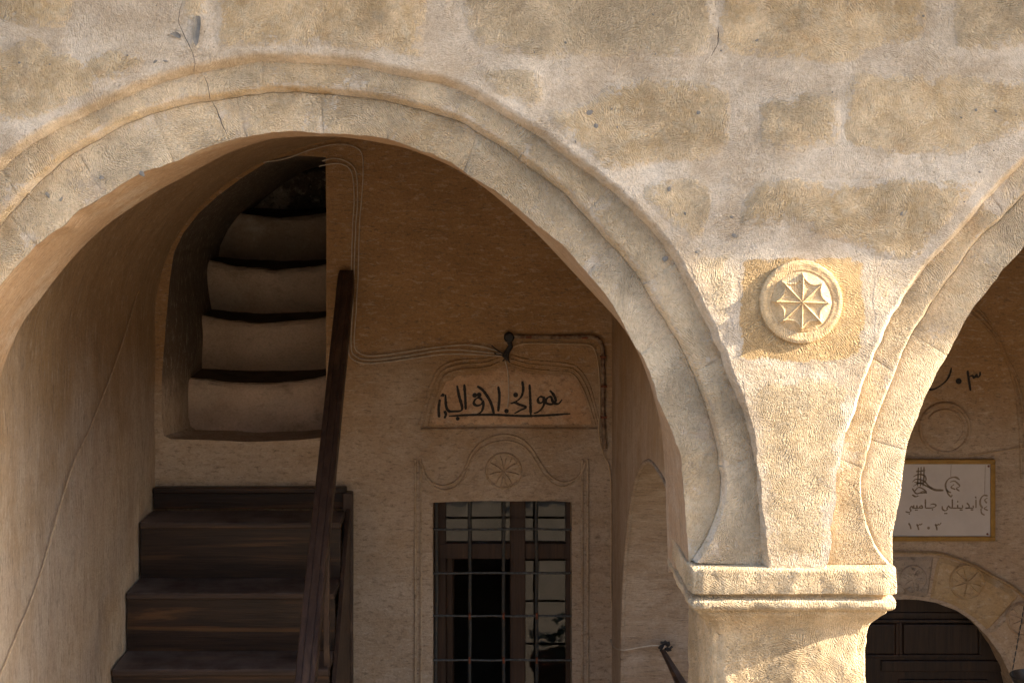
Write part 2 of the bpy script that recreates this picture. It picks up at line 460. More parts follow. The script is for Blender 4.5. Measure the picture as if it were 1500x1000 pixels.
def ground_mat():
    n = NT('paving')
    a = n.noise(n.pos, .9, 5, .6); b = n.noise(n.pos, 18, 5, .7)
    col = n.mix(n.step(a, .35, .65), (.20, .158, .112), (.25, .20, .148))
    col = n.mix(n.math('MULTIPLY', n.step(b, .5, .7), .4), col, (.13, .11, .09))
    return n.done(col, .9, n.bump(b, .006, .8), .2)
M['ground'] = ground_mat()
def glass_mat():
    n = NT('window_glass')
    g = n.b
    g.inputs['Base Color'].default_value = (.9, .92, .9, 1); g.inputs['Roughness'].default_value = .02
    g.inputs['Transmission Weight'].default_value = 1.0; g.inputs['IOR'].default_value = 1.4
    nz = n.noise(n.pos, 5, 2)
    n.lk(n.bump(nz, .002, .5), g.inputs['Normal'])
    return n.m
M['glass'] = glass_mat()

# ------------------------------------------------------------------ traced outlines of the two arches (photo pixels on the facade plane)
A_L = [(-124, 838), (-120, 760), (-112, 685), (-100, 610), (-80, 545), (-45, 468), (0, 408), (36, 366), (80, 332), (102, 314), (144, 286), (196, 256), (240, 238), (300, 213),
       (340, 202), (376, 197), (412, 193), (450, 193), (500, 194), (550, 200), (612, 216), (657, 236), (700, 262), (735, 287), (762, 309), (800, 340), (830, 364), (860, 397),
       (881, 426), (905, 459), (923, 490), (945, 525), (960, 560), (974, 598), (990, 643), (1002, 685), (1008, 730), (1011, 775), (1014, 838)]
B_L = [(-128, 832), (-150, 812), (-168, 780), (-172, 735), (-166, 690), (-152, 620), (-128, 540), (-90, 455), (-50, 385), (0, 318), (60, 255), (130, 205), (210, 168), (261, 153), (304, 146), (340, 140), (400, 134),
       (460, 135), (510, 139), (560, 146), (612, 157), (675, 177), (700, 193), (745, 222), (787, 253), (825, 281), (851, 306), (890, 351), (920, 384), (944, 414), (968, 456), (992, 498),
       (1013, 539), (1034, 591), (1050, 640), (1059, 694), (1060, 736), (1054, 763), (1041, 793), (1018, 829)]
C_L = [(-233, 832), (-230, 760), (-222, 690), (-208, 610), (-185, 540), (-140, 430), (-90, 345), (-45, 285), (0, 240), (24, 217), (75, 186), (150, 150), (210, 124), (270, 104), (320, 93), (370, 86), (420, 83), (460, 85),
       (510, 90), (550, 98), (600, 107), (637, 116), (675, 127), (712, 147), (762, 176), (812, 211), (850, 239), (900, 279), (945, 320), (986, 370), (1004, 408), (1028, 450), (1049, 495),
       (1067, 535), (1080, 570), (1092, 600), (1107, 652), (1114, 700), (1119, 760), (1123, 832)]
MIR = 1165.5
def mirror_tail(c, xmin):
    return [(2 * MIR - x, y) for (x, y) in reversed(c) if 2 * MIR - x > xmin]
A_R = [(1317, 838), (1319, 790), (1325, 750), (1335, 690), (1350, 630), (1373, 575), (1388, 538), (1405, 508), (1418, 486), (1440, 449), (1472, 412), (1500, 378)] + mirror_tail(A_L, 1520)
B_R = [(1312, 831), (1295, 810), (1277, 765), (1272, 720), (1280, 675), (1292, 630), (1308, 580), (1329, 531), (1352, 485), (1408, 402), (1440, 360), (1500, 297)] + mirror_tail(B_L, 1540)
C_R = [(1213, 832), (1216, 785), (1220, 740), (1232, 660), (1243, 628), (1256, 595), (1266, 562), (1281, 526), (1300, 484), (1316, 452), (1340, 414), (1392, 353), (1424, 317), (1460, 277), (1500, 237)] + mirror_tail(C_L, 1530)
D_L = [(-34, 838), (-32, 760), (-28, 690), (-15, 610), (0, 552), (28, 482), (60, 436), (108, 376), (156, 330), (224, 284), (264, 262), (300, 242), (340, 222), (388, 206), (420, 201.5), (460, 200), (500, 201),
       (550, 208), (600, 219), (657, 242), (700, 268), (740, 300), (790, 346), (850, 410), (905, 470), (932, 512), (948, 550), (958, 583), (967, 619), (972, 661), (975, 712), (977, 778), (979, 838)]
TH = 0.5                                   # thickness of the arcade wall
ZS = W(0, 832, 0)[1]                       # springing level = top of the capital
def wc(c, y=0.0): return [W(px, py, y) for (px, py) in c]
def dense(c, n):
    return resample(spline(wc(c), .01), n)

Y_IN, Y_OUT = .070, .035
# low, broad unevenness shared by everything on the facade plane
def disp(x, z):
    return .004 * fn(x, 0, z, 1.8, 3) + .0016 * fn(x, 0, z, 8, 9) + .0010 * fn(x, 0, z, 24, 17)

arcade = empty('arcade_wall', 'tan limestone arcade wall with two stepped round arches and smeared mortar joints', 'wall', (1.0, 0, 0))

NS = 300
rings = []
for (A, B, C) in ((A_L, B_L, C_L), (A_R, B_R, C_R)):
    a, b, c = dense(A, NS), dense(B, NS), dense(C, NS)
    # small hand-cut irregularity along each arris
    def rough(cv, amp, o):
        t = np.gradient(cv, axis=0); t /= np.linalg.norm(t, axis=1)[:, None] + 1e-9
        nn = np.c_[-t[:, 1], t[:, 0]]          # left normal of the direction of travel = outwards
        k = np.array([amp * fn(p[0], 0, p[1], 7, o) + amp * .7 * fn(p[0], 0, p[1], 26, o + 5) + amp * .25 * fn(p[0], 0, p[1], 70, o + 8) for p in cv])
        k *= np.minimum(1, np.minimum(np.arange(len(cv)), np.arange(len(cv))[::-1]) / 6)
        return cv + nn * k[:, None], nn
    a, na = rough(a, .007, 1); b, nb = rough(b, .006, 2); c, nc = rough(c, .006, 3)
    rings.append((a, b, c, na, nb, nc))

def strip(rows, name, mat, parent, attr_rows=None, smooth=True):
    """quad sheet from equal-length rows of 3-D points"""
    n = len(rows[0]); v = [tuple(p) for r in rows for p in r]
    f = [(i * n + k, i * n + k + 1, (i + 1) * n + k + 1, (i + 1) * n + k) for i in range(len(rows) - 1) for k in range(n - 1)]
    at = None
    if attr_rows is not None: at = {'edge': [float(q) for r in attr_rows for q in r]}
    return mesh_obj(name, v, f, mat, parent, smooth, at)

def voussoirs(inner, outer, y, flank, cuts, seed, mirror_note):
    """cut a ring between two curves into single wedge stones with a recessed joint"""
    rng = random.Random(seed); idx_seed = seed % 7
    n = len(inner)
    L = np.r_[0, np.cumsum(np.hypot(*np.diff((inner + outer) / 2, axis=0).T))]
    for j in range(len(cuts) - 1):
        s0, s1 = cuts[j] * L[-1] + .0003, cuts[j + 1] * L[-1] - .0003
        m = max(4, int((s1 - s0) / .022))
        ts = np.linspace(s0, s1, m + 1)
        ts = np.r_[ts[0], ts[0] + .006, ts[1:-1], ts[-1] - .006, ts[-1]]
        ii = np.c_[np.interp(ts, L, inner[:, 0]), np.interp(ts, L, inner[:, 1])]
        oo = np.c_[np.interp(ts, L, outer[:, 0]), np.interp(ts, L, outer[:, 1])]
        rows = []; at = []
        proud = rng.uniform(-.001, .0015)
        us = [0, .04, .2, .4, .6, .8, .96, 1]
        if flank:
            d = oo - ii; d /= np.linalg.norm(d, axis=1)[:, None] + 1e-9
            fl = np.sin(np.pi * np.clip(ts / L[-1], 0, 1))[:, None] ** 1.5
            for off, dy in ((-.003, .055), (0, .040), (.003, .030), (.006, .016), (.009, .005), (.012, .0008)):
                q_ = ii + d * (off * (1 + 1.0 * fl))
                rows.append([(p[0], y + dy + disp(p[0], p[1]), p[1]) for p in q_]); at.append([.25] * len(ts))
        for u in us:
            if flank and u < .3 and u > 0: continue
            p = ii * (1 - u) + oo * u
            if flank and u == 0:
                p = ii + d * (.017 * (1 + 1.0 * fl))
            row = []; ar = []
            for k in range(len(ts)):
                e = min(ts[k] - s0, s1 - ts[k])
                yy = y - proud + disp(p[k][0], p[k][1]) + (.0009 if e < .003 else 0)
                if u == 1 or (u == 0 and not flank): yy += .0012
                row.append((p[k][0], yy, p[k][1]))
                ar.append(min(1, .46 + .3 * min(1.0, e / .09) + .6 * fn(p[k][0], 0, p[k][1], 6, 21 + idx_seed)) * (.75 if u in (0, 1) else 1))
            rows.append(row); at.append(ar)
        # joint faces
        v = [tuple(q) for r in rows for q in r]; nn = len(ts)
        f = [(i * nn + k, i * nn + k + 1, (i + 1) * nn + k + 1, (i + 1) * nn + k) for i in range(len(rows) - 1) for k in range(nn - 1)]
        ae = [float(q) for r in at for q in r]
        for k in (0, nn - 1):
            base = len(v)
            for i in range(len(rows)):
                q = v[i * nn + k]; v.append((q[0], y + .05, q[2])); ae.append(0.0)
            f += [(i * nn + k, (i + 1) * nn + k, base + i + 1, base + i) for i in range(len(rows) - 1)]
        o = mesh_obj('voussoir', v, f, M['stone'], arcade, True, {'edge': ae}, 80)
        o['tint'] = rng.choice([.1, .3, .5, .7, .9]) + rng.uniform(0, .1)

cutsL_in = [0, .06, .13, .195, .27, .335, .395, .455, .515, .565, .63, .69, .755, .83, .91, 1]
cutsL_out = [0, .07, .14, .215, .285, .36, .43, .475, .535, .60, .665, .725, .79, .86, .93, 1]
for idx, (a, b, c, na, nb, nc) in enumerate(rings):
    ci = cutsL_in if idx == 0 else [1 - q for q in reversed(cutsL_in)]
    co = cutsL_out if idx == 0 else [1 - q for q in reversed(cutsL_out)]
    voussoirs(a, b, Y_IN, False, ci, 10 + idx, '')
    voussoirs(b, c - nc * (.004 + .005 * np.sin(np.pi * np.arange(NS) / (NS - 1)))[:, None], Y_OUT, True, co, 30 + idx, '')
    # mortar bed behind the joints
    rows = []
    for u in np.linspace(0, 1, 5):
        p = a * (1 - u) + c * u
        rows.append([(q[0], Y_IN + .012 + .004 * (u == 0), q[1]) for q in p])
    rows[0] = [(p[0] + m_[0] * .004, Y_IN + .016, p[1] + m_[1] * .004) for p, m_ in zip(a, na)]
    strip(rows, 'joint_mortar', M['stone'], arcade)
    # arch soffit, front arris to back arris
    d = resample(np.array(spline([W(px, py, TH) for px, py in D_L], .01)), NS) if idx == 0 else a.copy()
    rows = []
    for k, u in enumerate(np.linspace(0, 1, 12)):
        p = a * (1 - u) + d * u
        yy = (Y_IN + .002) * (1 - u) + TH * u
        t = np.gradient(p, axis=0); t /= np.linalg.norm(t, axis=1)[:, None] + 1e-9
        rows.append([(q[0] - t_[1] * w_, yy, q[1] + t_[0] * w_) for q, t_, w_ in
                     zip(p, t, [0.008 * fn(q[0] * 1.0, yy, q[1], 4, 11) * math.sin(math.pi * min(1, u + .15)) if k else 0 for q in p])])
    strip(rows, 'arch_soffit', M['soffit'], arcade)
    if idx == 0: D_W = d

# spandrel field above and between the arches
XL, XR, ZT = -3.6, 6.6, 4.24
aL, bL, cL, naL, nbL, ncL = rings[0]; aR, bR, cR, naR, nbR, ncR = rings[1]
wl = (.010 * (1 + 1.1 * np.sin(np.pi * np.arange(NS) / (NS - 1)) ** 1.5))[:, None]
edgeL = cL + ncL * wl; edgeR = cR + ncR * wl
for e in (edgeL, edgeR): e[0, 1] = e[-1, 1] = ZS
# field outline: along bottom-left, over the left arch, across the pier, over the right arch, and round the top
outline = np.array([(XL, ZS)] + [tuple(p) for p in edgeL] + [tuple(p) for p in edgeR] + [(XR, ZS), (XR, ZT), (XL, ZT)])
v2, tri = fill(outline, [], .022, window=(-1.9, 2.0, 2.1, 4.3))
v3 = [(p[0], disp(p[0], p[1]), p[1]) for p in v2]
nv = len(v3)
# chamfered flank down to the recessed ring
for (e, c, nc) in ((edgeL, cL, ncL), (edgeR, cR, ncR)):
    base = len(v3)
    for k in range(NS):
        prof_c = ((.010, 0), (.0065, .0015), (.0035, .007), (.000, .018), (-.003, .029), (-.0055, .036), (-.008, .055))
        for off, dy in prof_c:
            q = c[k] + nc[k] * (off * (1 + (1.1 if off < .0099 else 1.1) * math.sin(math.pi * k / (NS - 1)) ** 1.5))
            if k in (0, NS - 1): q = np.array((q[0], ZS))
            v3.append((q[0], dy + disp(q[0], q[1]), q[1]))
    for k in range(NS - 1):
        for j in range(6):
            i = base + 7 * k + j
            tri += [(i, i + 7, i + 8, i + 1)]
mesh_obj('wall_face', v3, tri, M['stone'], arcade, True, None, 80)

# single ashlar stones, a little proud of the smeared mortar
STONES = [
    ([(-70, -60), (108, -60), (104, 20), (92, 44), (40, 42), (10, 30), (-70, 34)], .05, 0),
    ([(-80, 72), (20, 68), (62, 44), (76, 76), (118, 86), (140, 72), (204, 69), (213, 94), (196, 122), (140, 148), (72, 180), (20, 176), (-80, 190)], .1, 0),
    ([(258, -60), (306, -60), (302, 24), (268, 30)], .5, 0),
    ([(326, -60), (622, -60), (620, 20), (618, 90), (540, 84), (440, 72), (360, 76), (322, 80), (318, 30)], .0, 0),
    ([(688, -60), (1040, -60), (1043, 40), (1036, 86), (950, 82), (800, 86), (700, 76), (680, 20)], .75, 0),
    ([(1060, -60), (1352, -60), (1350, 62), (1284, 70), (1232, 92), (1120, 86), (1054, 78), (1056, 20)], .0, 0),
    ([(1402, -60), (1580, -60), (1580, 72), (1400, 72), (1396, 30)], .55, 0),
    ([(800, 158), (866, 150), (890, 130), (936, 114), (1000, 118), (1060, 128), (1070, 150), (1066, 214), (1038, 234), (930, 238), (896, 262), (852, 224), (812, 192)], .05, 0),
    ([(690, 92), (790, 106), (800, 140), (770, 164), (720, 134)], .7, 0),
    ([(1114, 148), (1198, 134), (1226, 140), (1228, 212), (1170, 220), (1116, 214)], .35, 0),
    ([(1240, 132), (1262, 106), (1390, 112), (1580, 118), (1580, 228), (1400, 226), (1290, 224), (1240, 208)], .1, 0),
    ([(954, 266), (1030, 256), (1042, 292), (1030, 346), (1008, 352), (966, 316), (938, 292)], .35, 0),
    ([(1110, 262), (1446, 260), (1420, 294), (1376, 344), (1334, 386), (1286, 372), (1240, 350), (1180, 338), (1086, 334), (1092, 300)], .0, 0),
    ([(1000, 376), (1074, 366), (1076, 440), (1070, 512), (1046, 466), (1018, 412)], .75, 0),
    ([(1086, 374), (1180, 378), (1268, 376), (1270, 450), (1266, 524), (1180, 530), (1080, 528), (1082, 450)], .0, 1.0),
    ([(1280, 400), (1326, 404), (1300, 456), (1280, 506)], .7, 0),
    ([(1086, 548), (1180, 546), (1260, 552), (1238, 630), (1222, 740), (1213, 829), (1124, 829), (1117, 720), (1105, 645)], .4, 0),
]
for si, (poly, tint, ochre) in enumerate(STONES):
    w = np.array(wc(poly))
    if si < 13 and ochre == 0:        # the stones reach close to each other under the smeared joints
        cen = w.mean(0); dv = w - cen; ln = np.linalg.norm(dv, axis=1)[:, None]
        w = w + dv / ln * .019
        for q in w:
            for cc in (cL, cR):
                k = int(np.argmin(np.hypot(cc[:, 0] - q[0], cc[:, 1] - q[1])))
                nn_ = (ncL if cc is cL else ncR)[k]
                gap = float(np.dot(q - cc[k], nn_))
                if abs(gap) < .2 and gap < .03 and np.hypot(*(q - cc[k])) < .2: q += nn_ * (.03 - gap)
    # rounded, hand-cut outline
    P = np.vstack([w, w[:1]])
    d = np.r_[0, np.cumsum(np.hypot(*np.diff(P, axis=0).T))]
    t = np.linspace(0, d[-1], max(24, int(d[-1] / .02)), endpoint=False)
    o2 = np.c_[np.interp(t, d, P[:, 0]), np.interp(t, d, P[:, 1])]
    for _ in range(2): o2 = (np.roll(o2, 1, 0) + 2 * o2 + np.roll(o2, -1, 0)) / 4
    o2 += np.array([(.010 * fn(p[0], 1, p[1], 9, si) + .008 * fn(p[0], 1, p[1], 30, si), .010 * fn(p[0], 2, p[1], 9, si + 3) + .008 * fn(p[0], 2, p[1], 30, si)) for p in o2])
    v, f = fill(o2, [], .022, seed=si)
    dd = polydist(v[:, 0], v[:, 1], o2)
    hgt = (.003 + .002 * ((si * 37) % 5) / 5) if si < 13 else .0004
    emb = .003 if si < 13 else -.0003
    vv = [(p[0], disp(p[0], p[1]) + emb - (emb + hgt) * sstep(0, .022, q), p[1]) for p, q in zip(v, dd)]
    o = mesh_obj('stone', vv, f, M['stone'], arcade, True, {'edge': [float(min(1, q / (.022 if ochre else .075))) for q in dd]})
    o['tint'] = tint; o['ochre'] = float(ochre)

# carved medallion on the ochre block
def polar_relief(name, cx, cz, y, radii, hfun, mat, parent, seg=160, rough=0.0):
    v = [(cx, y - hfun(0, 0), cz)]; f = []
    for r in radii:
        for k in range(seg):
            t = 2 * math.pi * k / seg
            x, z = cx + r * math.cos(t), cz + r * math.sin(t)
            v.append((x, y - hfun(r, t) + rough * fn(x, 0, z, 45, 1), z))
    for k in range(seg): f.append((0, 1 + (k + 1) % seg, 1 + k))
    for i in range(len(radii) - 1):
        for k in range(seg):
            k2 = (k + 1) % seg
            f.append((1 + i * seg + k, 1 + i * seg + k2, 1 + (i + 1) * seg + k2, 1 + (i + 1) * seg + k))
    return mesh_obj(name, v, f, mat, parent, True)
PX = .0021
def med_h(r, t):
    r = r / PX
    s4 = abs(math.sin(4 * (t + .03)))
    rs = 29 + 12 * (1 - s4 ** .55)
    near = round((t + .03) / (math.pi / 4)) * math.pi / 4 - .03
    d = r * abs(math.sin(t - near))
    if r < rs:
        return .0205 + .0040 * max(0, 1 - d / 1.7) + .0036 * max(0, 1 - (rs - r) / 1.5) - .0025 * min(1, d / 8)
    if r < 45: return .0225 - .0150 * min(1, (r - rs) / max(2.0, 44.5 - rs)) ** .9
    if r < 46.5: return .0075 + .0022 * (r - 45) / 1.5
    if r < 57: return .0097 + .0008 * math.sin(r * .6)
    if r < 60: return .0097 - .002 * (r - 57) / 3
    return .0077 - .0137 * (r - 60) / 1.5
mx, mz = W(1173, 442, 0)
med = polar_relief('medallion', mx, mz, -.002, [PX * q for q in list(np.linspace(1, 46, 46)) + [47, 49, 52, 54, 56, 57.5, 59, 60, 60.6, 61.5]], med_h, M['carving'], arcade, 256, .0009)
med['label'] = 'round carved medallion with an eight-ribbed star'
med['ochre'] = .6
a_ = med.data.attributes.new('edge', 'FLOAT', 'POINT'); a_.data.foreach_set('value', [1.0] * len(med.data.vertices))

# cracks and chips
def ribbon(mb, pts, w, y, lift):
    pts = [Vector(p) for p in pts]; v = []; f = []
    n = len(pts)
    for i, p in enumerate(pts):
        d = (pts[min(i + 1, n - 1)] - pts[max(i - 1, 0)]).normalized(); nn = Vector((-d.y, d.x))
        ww = w * (.35 + .65 * math.sin(math.pi * (i + .3) / n)) * (1 + .5 * fn(p.x, 0, p.y, 60))
        for s_ in (-.5, .5):
            q = p + nn * ww * s_
            v.append((q.x, y(q.x, q.y) - lift, q.y))
    mb.add(v, [(2 * i, 2 * i + 1, 2 * i + 3, 2 * i + 2) for i in range(n - 1)])
def crack(pts, w, y, lift=.0025, parent=None, mat='crack'):
    sp = spline([W(px, py, y(0, 0) if callable(y) else y) for px, py in pts], .012)
    sp = [(p[0] + .003 * fn(p[0], 0, p[1], 60, 4), p[1] + .003 * fn(p[0], 0, p[1], 60, 8)) for p in sp]
    mb = MB(); ribbon(mb, sp, w, lambda x, z: (y(0, 0) if callable(y) else y) + disp(x, z), lift)
    return mb.build('crack', M[mat], parent)
crack([(268, 2), (262, 30), (272, 56), (284, 82), (285, 106)], .0020, 0, .006, arcade)
crack([(300, 112), (306, 130), (308, 146)], .0022, Y_OUT, .005, arcade)
crack([(312, 150), (320, 166), (326, 182), (332, 196)], .0032, Y_IN, .006, arcade)
crack([(1052, 40), (1050, 64), (1042, 82)], .0028, 0, .007, arcade)
def chip(poly, y=0.0, lift=.0075):
    w = spline([W(px, py, y) for px, py in poly + poly[:1]], .006)[:-1]
    v, f = fill(w, [], .008, seed=3)
    dd = polydist(v[:, 0], v[:, 1], w)
    mesh_obj('chip', [(p[0], y + disp(p[0], p[1]) - lift + .004 * sstep(0, .006, q), p[1]) for p, q in zip(v, dd)], f, M['chip'], arcade, True)
chip([(287, 24), (294, 26), (293, 50), (288, 68), (283, 56), (285, 38)])
chip([(250, 50), (258, 47), (265, 52), (264, 57), (256, 54)])

# small dark flint inclusions and pits scattered over the facade
rng = random.Random(12)
spots = [(864, 165, 5), (873, 184, 4), (1023, 165, 4), (1108, 60, 3), (1320, 313, 4), (1458, 163, 3), (980, 277, 4), (1003, 313, 3), (1020, 369, 3), (1075, 345, 5), (1071, 318, 3), (60, 285, 6), (80, 292, 4), (140, 260, 4),
         (200, 254, 5), (228, 90, 4), (243, 90, 4), (976, 380, 5), (1047, 594, 5), (620, 395, 0)]
spots += [(rng.uniform(20, 1490), rng.uniform(5, 330), rng.uniform(1.2, 2.6)) for _ in range(46)]
mbd = MB()
for (px, py, r_) in spots:
    if r_ <= 0: continue
    x, z = W(px, py, 0)
    k = int(np.argmin(np.hypot(cL[:, 0] - x, cL[:, 1] - z)))
    inside = np.hypot(cL[k, 0] - x, cL[k, 1] - z) < .03 or inpoly([x], [z], np.vstack([cL, cL[:1]]))[0] or inpoly([x], [z], np.vstack([cR, cR[:1]]))[0]
    if inside and r_ < 3: continue
    yb = 0.0
    if inside: yb = Y_OUT if (px, py) == (976, 380) else Y_IN
    n_ = 9; a0 = rng.uniform(0, 6.28); el = rng.uniform(.45, .9)
    pts = []
    for j in range(n_):
        t = 2 * math.pi * j / n_; rr = r_ * .0021 * rng.uniform(.7, 1.15)
        u, v_ = rr * math.cos(t), rr * el * math.sin(t)
        pts.append((x + u * math.cos(a0) - v_ * math.sin(a0), z + u * math.sin(a0) + v_ * math.cos(a0)))
    mbd.add([(p[0], yb + disp(p[0], p[1]) - .0058, p[1]) for p in pts] + [(x, yb + disp(x, z) - .0072, z)], [(j, (j + 1) % n_, n_) for j in range(n_)])
tag(mbd.build('flint_specks', M['chip'], arcade), kind='stuff')

# capital and shaft of the pier between the arches
pier = empty('stone_pier', 'square tooled sandstone pier with moulded capital standing between the two arches', 'pier', (.97, .3, -.75))
def rect_loop(x0, x1, y0, y1, step, rc):
    """closed loop round a rectangle with rounded corners"""
    pts = []
    def line(a, b):
        n = max(1, int(math.dist(a, b) / step))
        for i in range(n): pts.append((a[0] + (b[0] - a[0]) * i / n, a[1] + (b[1] - a[1]) * i / n))
    def arc(cx, cy, t0):
        for i in range(4):
            t = t0 + math.pi / 2 * i / 4; pts.append((cx + rc * math.cos(t), cy + rc * math.sin(t)))
    line((x0 + rc, y0), (x1 - rc, y0)); arc(x1 - rc, y0 + rc, -math.pi / 2)
    line((x1, y0 + rc), (x1, y1 - rc)); arc(x1 - rc, y1 - rc, 0)
    line((x1 - rc, y1), (x0 + rc, y1)); arc(x0 + rc, y1 - rc, math.pi / 2)
    line((x0, y1 - rc), (x0, y0 + rc)); arc(x0 + rc, y0 + rc, math.pi)
    return pts
def sweep_rect(name, prof, x0, x1, y0, y1, mat, parent, rc=.012, step=.012, amp=.004, edge=1.0, caps=True):
    loops = []
    base = rect_loop(0, 1, 0, 1, 1, .0)
    n = len(rect_loop(x0, x1, y0, y1, step, rc))
    v = []; f = []
    for (off, z) in prof:
        L = rect_loop(x0, x1, y0, y1, step, rc)
        cx, cy = (x0 + x1) / 2, (y0 + y1) / 2
        for (x, y) in L:
            sx = (x - cx) / ((x1 - x0) / 2); sy = (y - cy) / ((y1 - y0) / 2)
            nx = max(-1, min(1, sx * 1.0)) ; ny = max(-1, min(1, sy))
            ex = off * (1 if sx > .93 else -1 if sx < -.93 else sx)
            ey = off * (1 if sy > .93 else -1 if sy < -.93 else sy)
            k = amp * fn(x, y, z, 9, 2) + amp * .8 * fn(x, y, z, 30, 6) + amp * .5 * fn(x, y, z, 75, 16)
            corner = (abs(sx) > .9 and abs(sy) > .9)
            if corner: k -= amp * (1.0 + 1.6 * max(0, fn(x, y, z, 18, 13)))
            v.append((x + ex + (k if sx > .9 else -k if sx < -.9 else 0), y + ey + (k if sy > .9 else -k if sy < -.9 else 0), z + .4 * amp * fn(x, y, z, 12, 30)))
    for i in range(len(prof) - 1):
        for k in range(n):
            k2 = (k + 1) % n
            f.append((i * n + k, i * n + k2, (i + 1) * n + k2, (i + 1) * n + k))
    if caps:
        f.append(tuple(range(n))); f.append(tuple((len(prof) - 1) * n + k for k in range(n))[::-1])
    return mesh_obj(name, v, f, mat, parent, True, {'edge': [edge] * len(v)})
sx0, sx1 = W(1044, 0, 0)[0], W(1279, 0, 0)[0]
zz = lambda py: W(0, py, 0)[1]
cp = [(.040, zz(831.5)), (.070, zz(832)), (.0725, zz(833.5)), (.073, zz(836)), (.072, zz(845)), (.073, zz(855)), (.072, zz(864)), (.071, zz(867)), (.066, zz(868.5)), (.050, zz(870)), (.048, zz(875)), (.062, zz(876.5)),
      (.072, zz(879)), (.075, zz(884)), (.072, zz(889)), (.064, zz(893)), (.052, zz(895)), (.050, zz(899)), (.038, zz(905)), (.024, zz(913)), (.012, zz(920)), (.004, zz(928)), (.000, zz(936))]
cap = sweep_rect('capital', cp, sx0, sx1, .052, .46, M['stone'], pier, .007, .010, .0045, .8)
cap['tint'] = .45
zsh = [zz(934)] + list(np.arange(zz(940), 1.4, -.02)) + [1.2, .9, .6, .3, 0, -.3, -.6, -.75]
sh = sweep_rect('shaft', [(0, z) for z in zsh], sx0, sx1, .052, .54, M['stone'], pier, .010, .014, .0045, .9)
sh['tint'] = .4; sh['ochre'] = .22  # ochre tint on the shaft stands in for warm bounce light

# the arcade beyond the picture: end piers, inner face, roof slab with its stone eave
mb = MB(); mb.box(-3.6, W(-124, 0, 0)[0], .02, TH, -.75, ZS); mb.build('end_pier', M['soffit'], arcade)
mb = MB(); mb.box(aR[-1][0], 6.6, .02, TH, -.75, ZS); mb.build('end_pier', M['soffit'], arcade)
inner = np.array([(XL, ZS)] + [tuple(p) for p in D_W] + [tuple(p) for p in aR] + [(XR, ZS), (XR, ZT), (XL, ZT)])
v2, tri = fill(inner, [], .2)
mesh_obj('inner_face', [(p[0], TH, p[1]) for p in v2], tri, M['vault'], arcade)
# eave stones: a rough projecting course
mb = MB()
rng = random.Random(4)
x = XL - .2
while x < XR + .6:
    wdt = rng.uniform(.35, .6); p = .314 + rng.uniform(-.012, .012)
    o = MB(); o.bbox(x, x + wdt - .006, -p, .3, ZT + rng.uniform(-.004, .006), ZT + .15, .012)
    o.build('eave_stone', M['stone'], arcade)
    x += wdt
mb.box(XL - .3, XR + .6, -.2, 5.6, ZT + .13, ZT + .3); mb.build('roof_slab', M['stone'], arcade)

# ------------------------------------------------------------------ ground and floor
mb = MB(); mb.box(-4, 7, -.35, 3.2, -1.1, -.75); tag(mb.build('porch_floor', M['ground']), kind='structure', label='stone paved floor of the arcade')
me = mesh_obj('ground', [(-60, -60, -1.0), (60, -60, -1.0), (60, 60, -1.0), (-60, 60, -1.0)], [(0, 1, 2, 3)], M['ground']); tag(me, kind='structure', label='sunlit tan paving in front of the arcade')

# unseen house added behind the camera to close off the low sky
house = empty('sky_block_house', 'unseen flat roofed stone house added behind the viewer to block low sky', 'house', (0, -12, -1))
o = MB(); o.box(-22, 16, -18, -11, -1, 6.6); o.build('wall', M['carved'], house)
o = MB(); o.box(-22.2, 16.2, -18.2, -10.8, 6.6, 6.85); o.build('roof', M['greystone'], house)
for k in range(8):
    o = MB(); o.bbox(-19 + 4.4 * k, -17.9 + 4.4 * k, -11.03, -10.9, 3.2, 4.9, .02); o.build('window', M['frame_wood'], house)

# ------------------------------------------------------------------ left side wall and vaults
X0, X1, YB = -1.75, .66, 3.0
def wob_sheet(name, fun, us, vs, mat, parent=None, amp=.006, axis=None):
    rows = []
    for u in us:
        row = []
        for w in vs:
            p = Vector(fun(u, w)); k = amp * fn(p.x, p.y, p.z, 3, 1) + amp * .5 * fn(p.x, p.y, p.z, 11, 7)
            row.append(p + (axis(u, w) if callable(axis) else Vector(axis)) * k)
        rows.append(row)
    return strip(rows, name, mat, parent)
side = wob_sheet('side_wall', lambda u, w: (X0, u, w), np.linspace(TH - .03, 3.02, 70), np.linspace(-.76, 2.727, 90), M['side'], None, .010, (1, 0, 0))
tag(side, 'plain brown plastered side wall beside the wooden staircase', 'wall')
side['category'] = 'wall'
def vault(x0, x1, label):
    cx, a = (x0 + x1) / 2, (x1 - x0) / 2
    o = wob_sheet('vault', lambda u, t: (cx - a * math.cos(t), u, 2.727 + .94 * math.sin(t)), np.linspace(TH - .03, 3.02, 70), np.linspace(0, math.pi, 90), M['vault'], None, .010,
                  lambda u, t: Vector((math.cos(t), 0, -math.sin(t))))
    return tag(o, label, 'vault')
vault(X0, X1, 'dim plastered barrel vault above the staircase and barred window')
vault(1.2, 3.7, 'shadowed plastered barrel vault above the gilt framed sign')

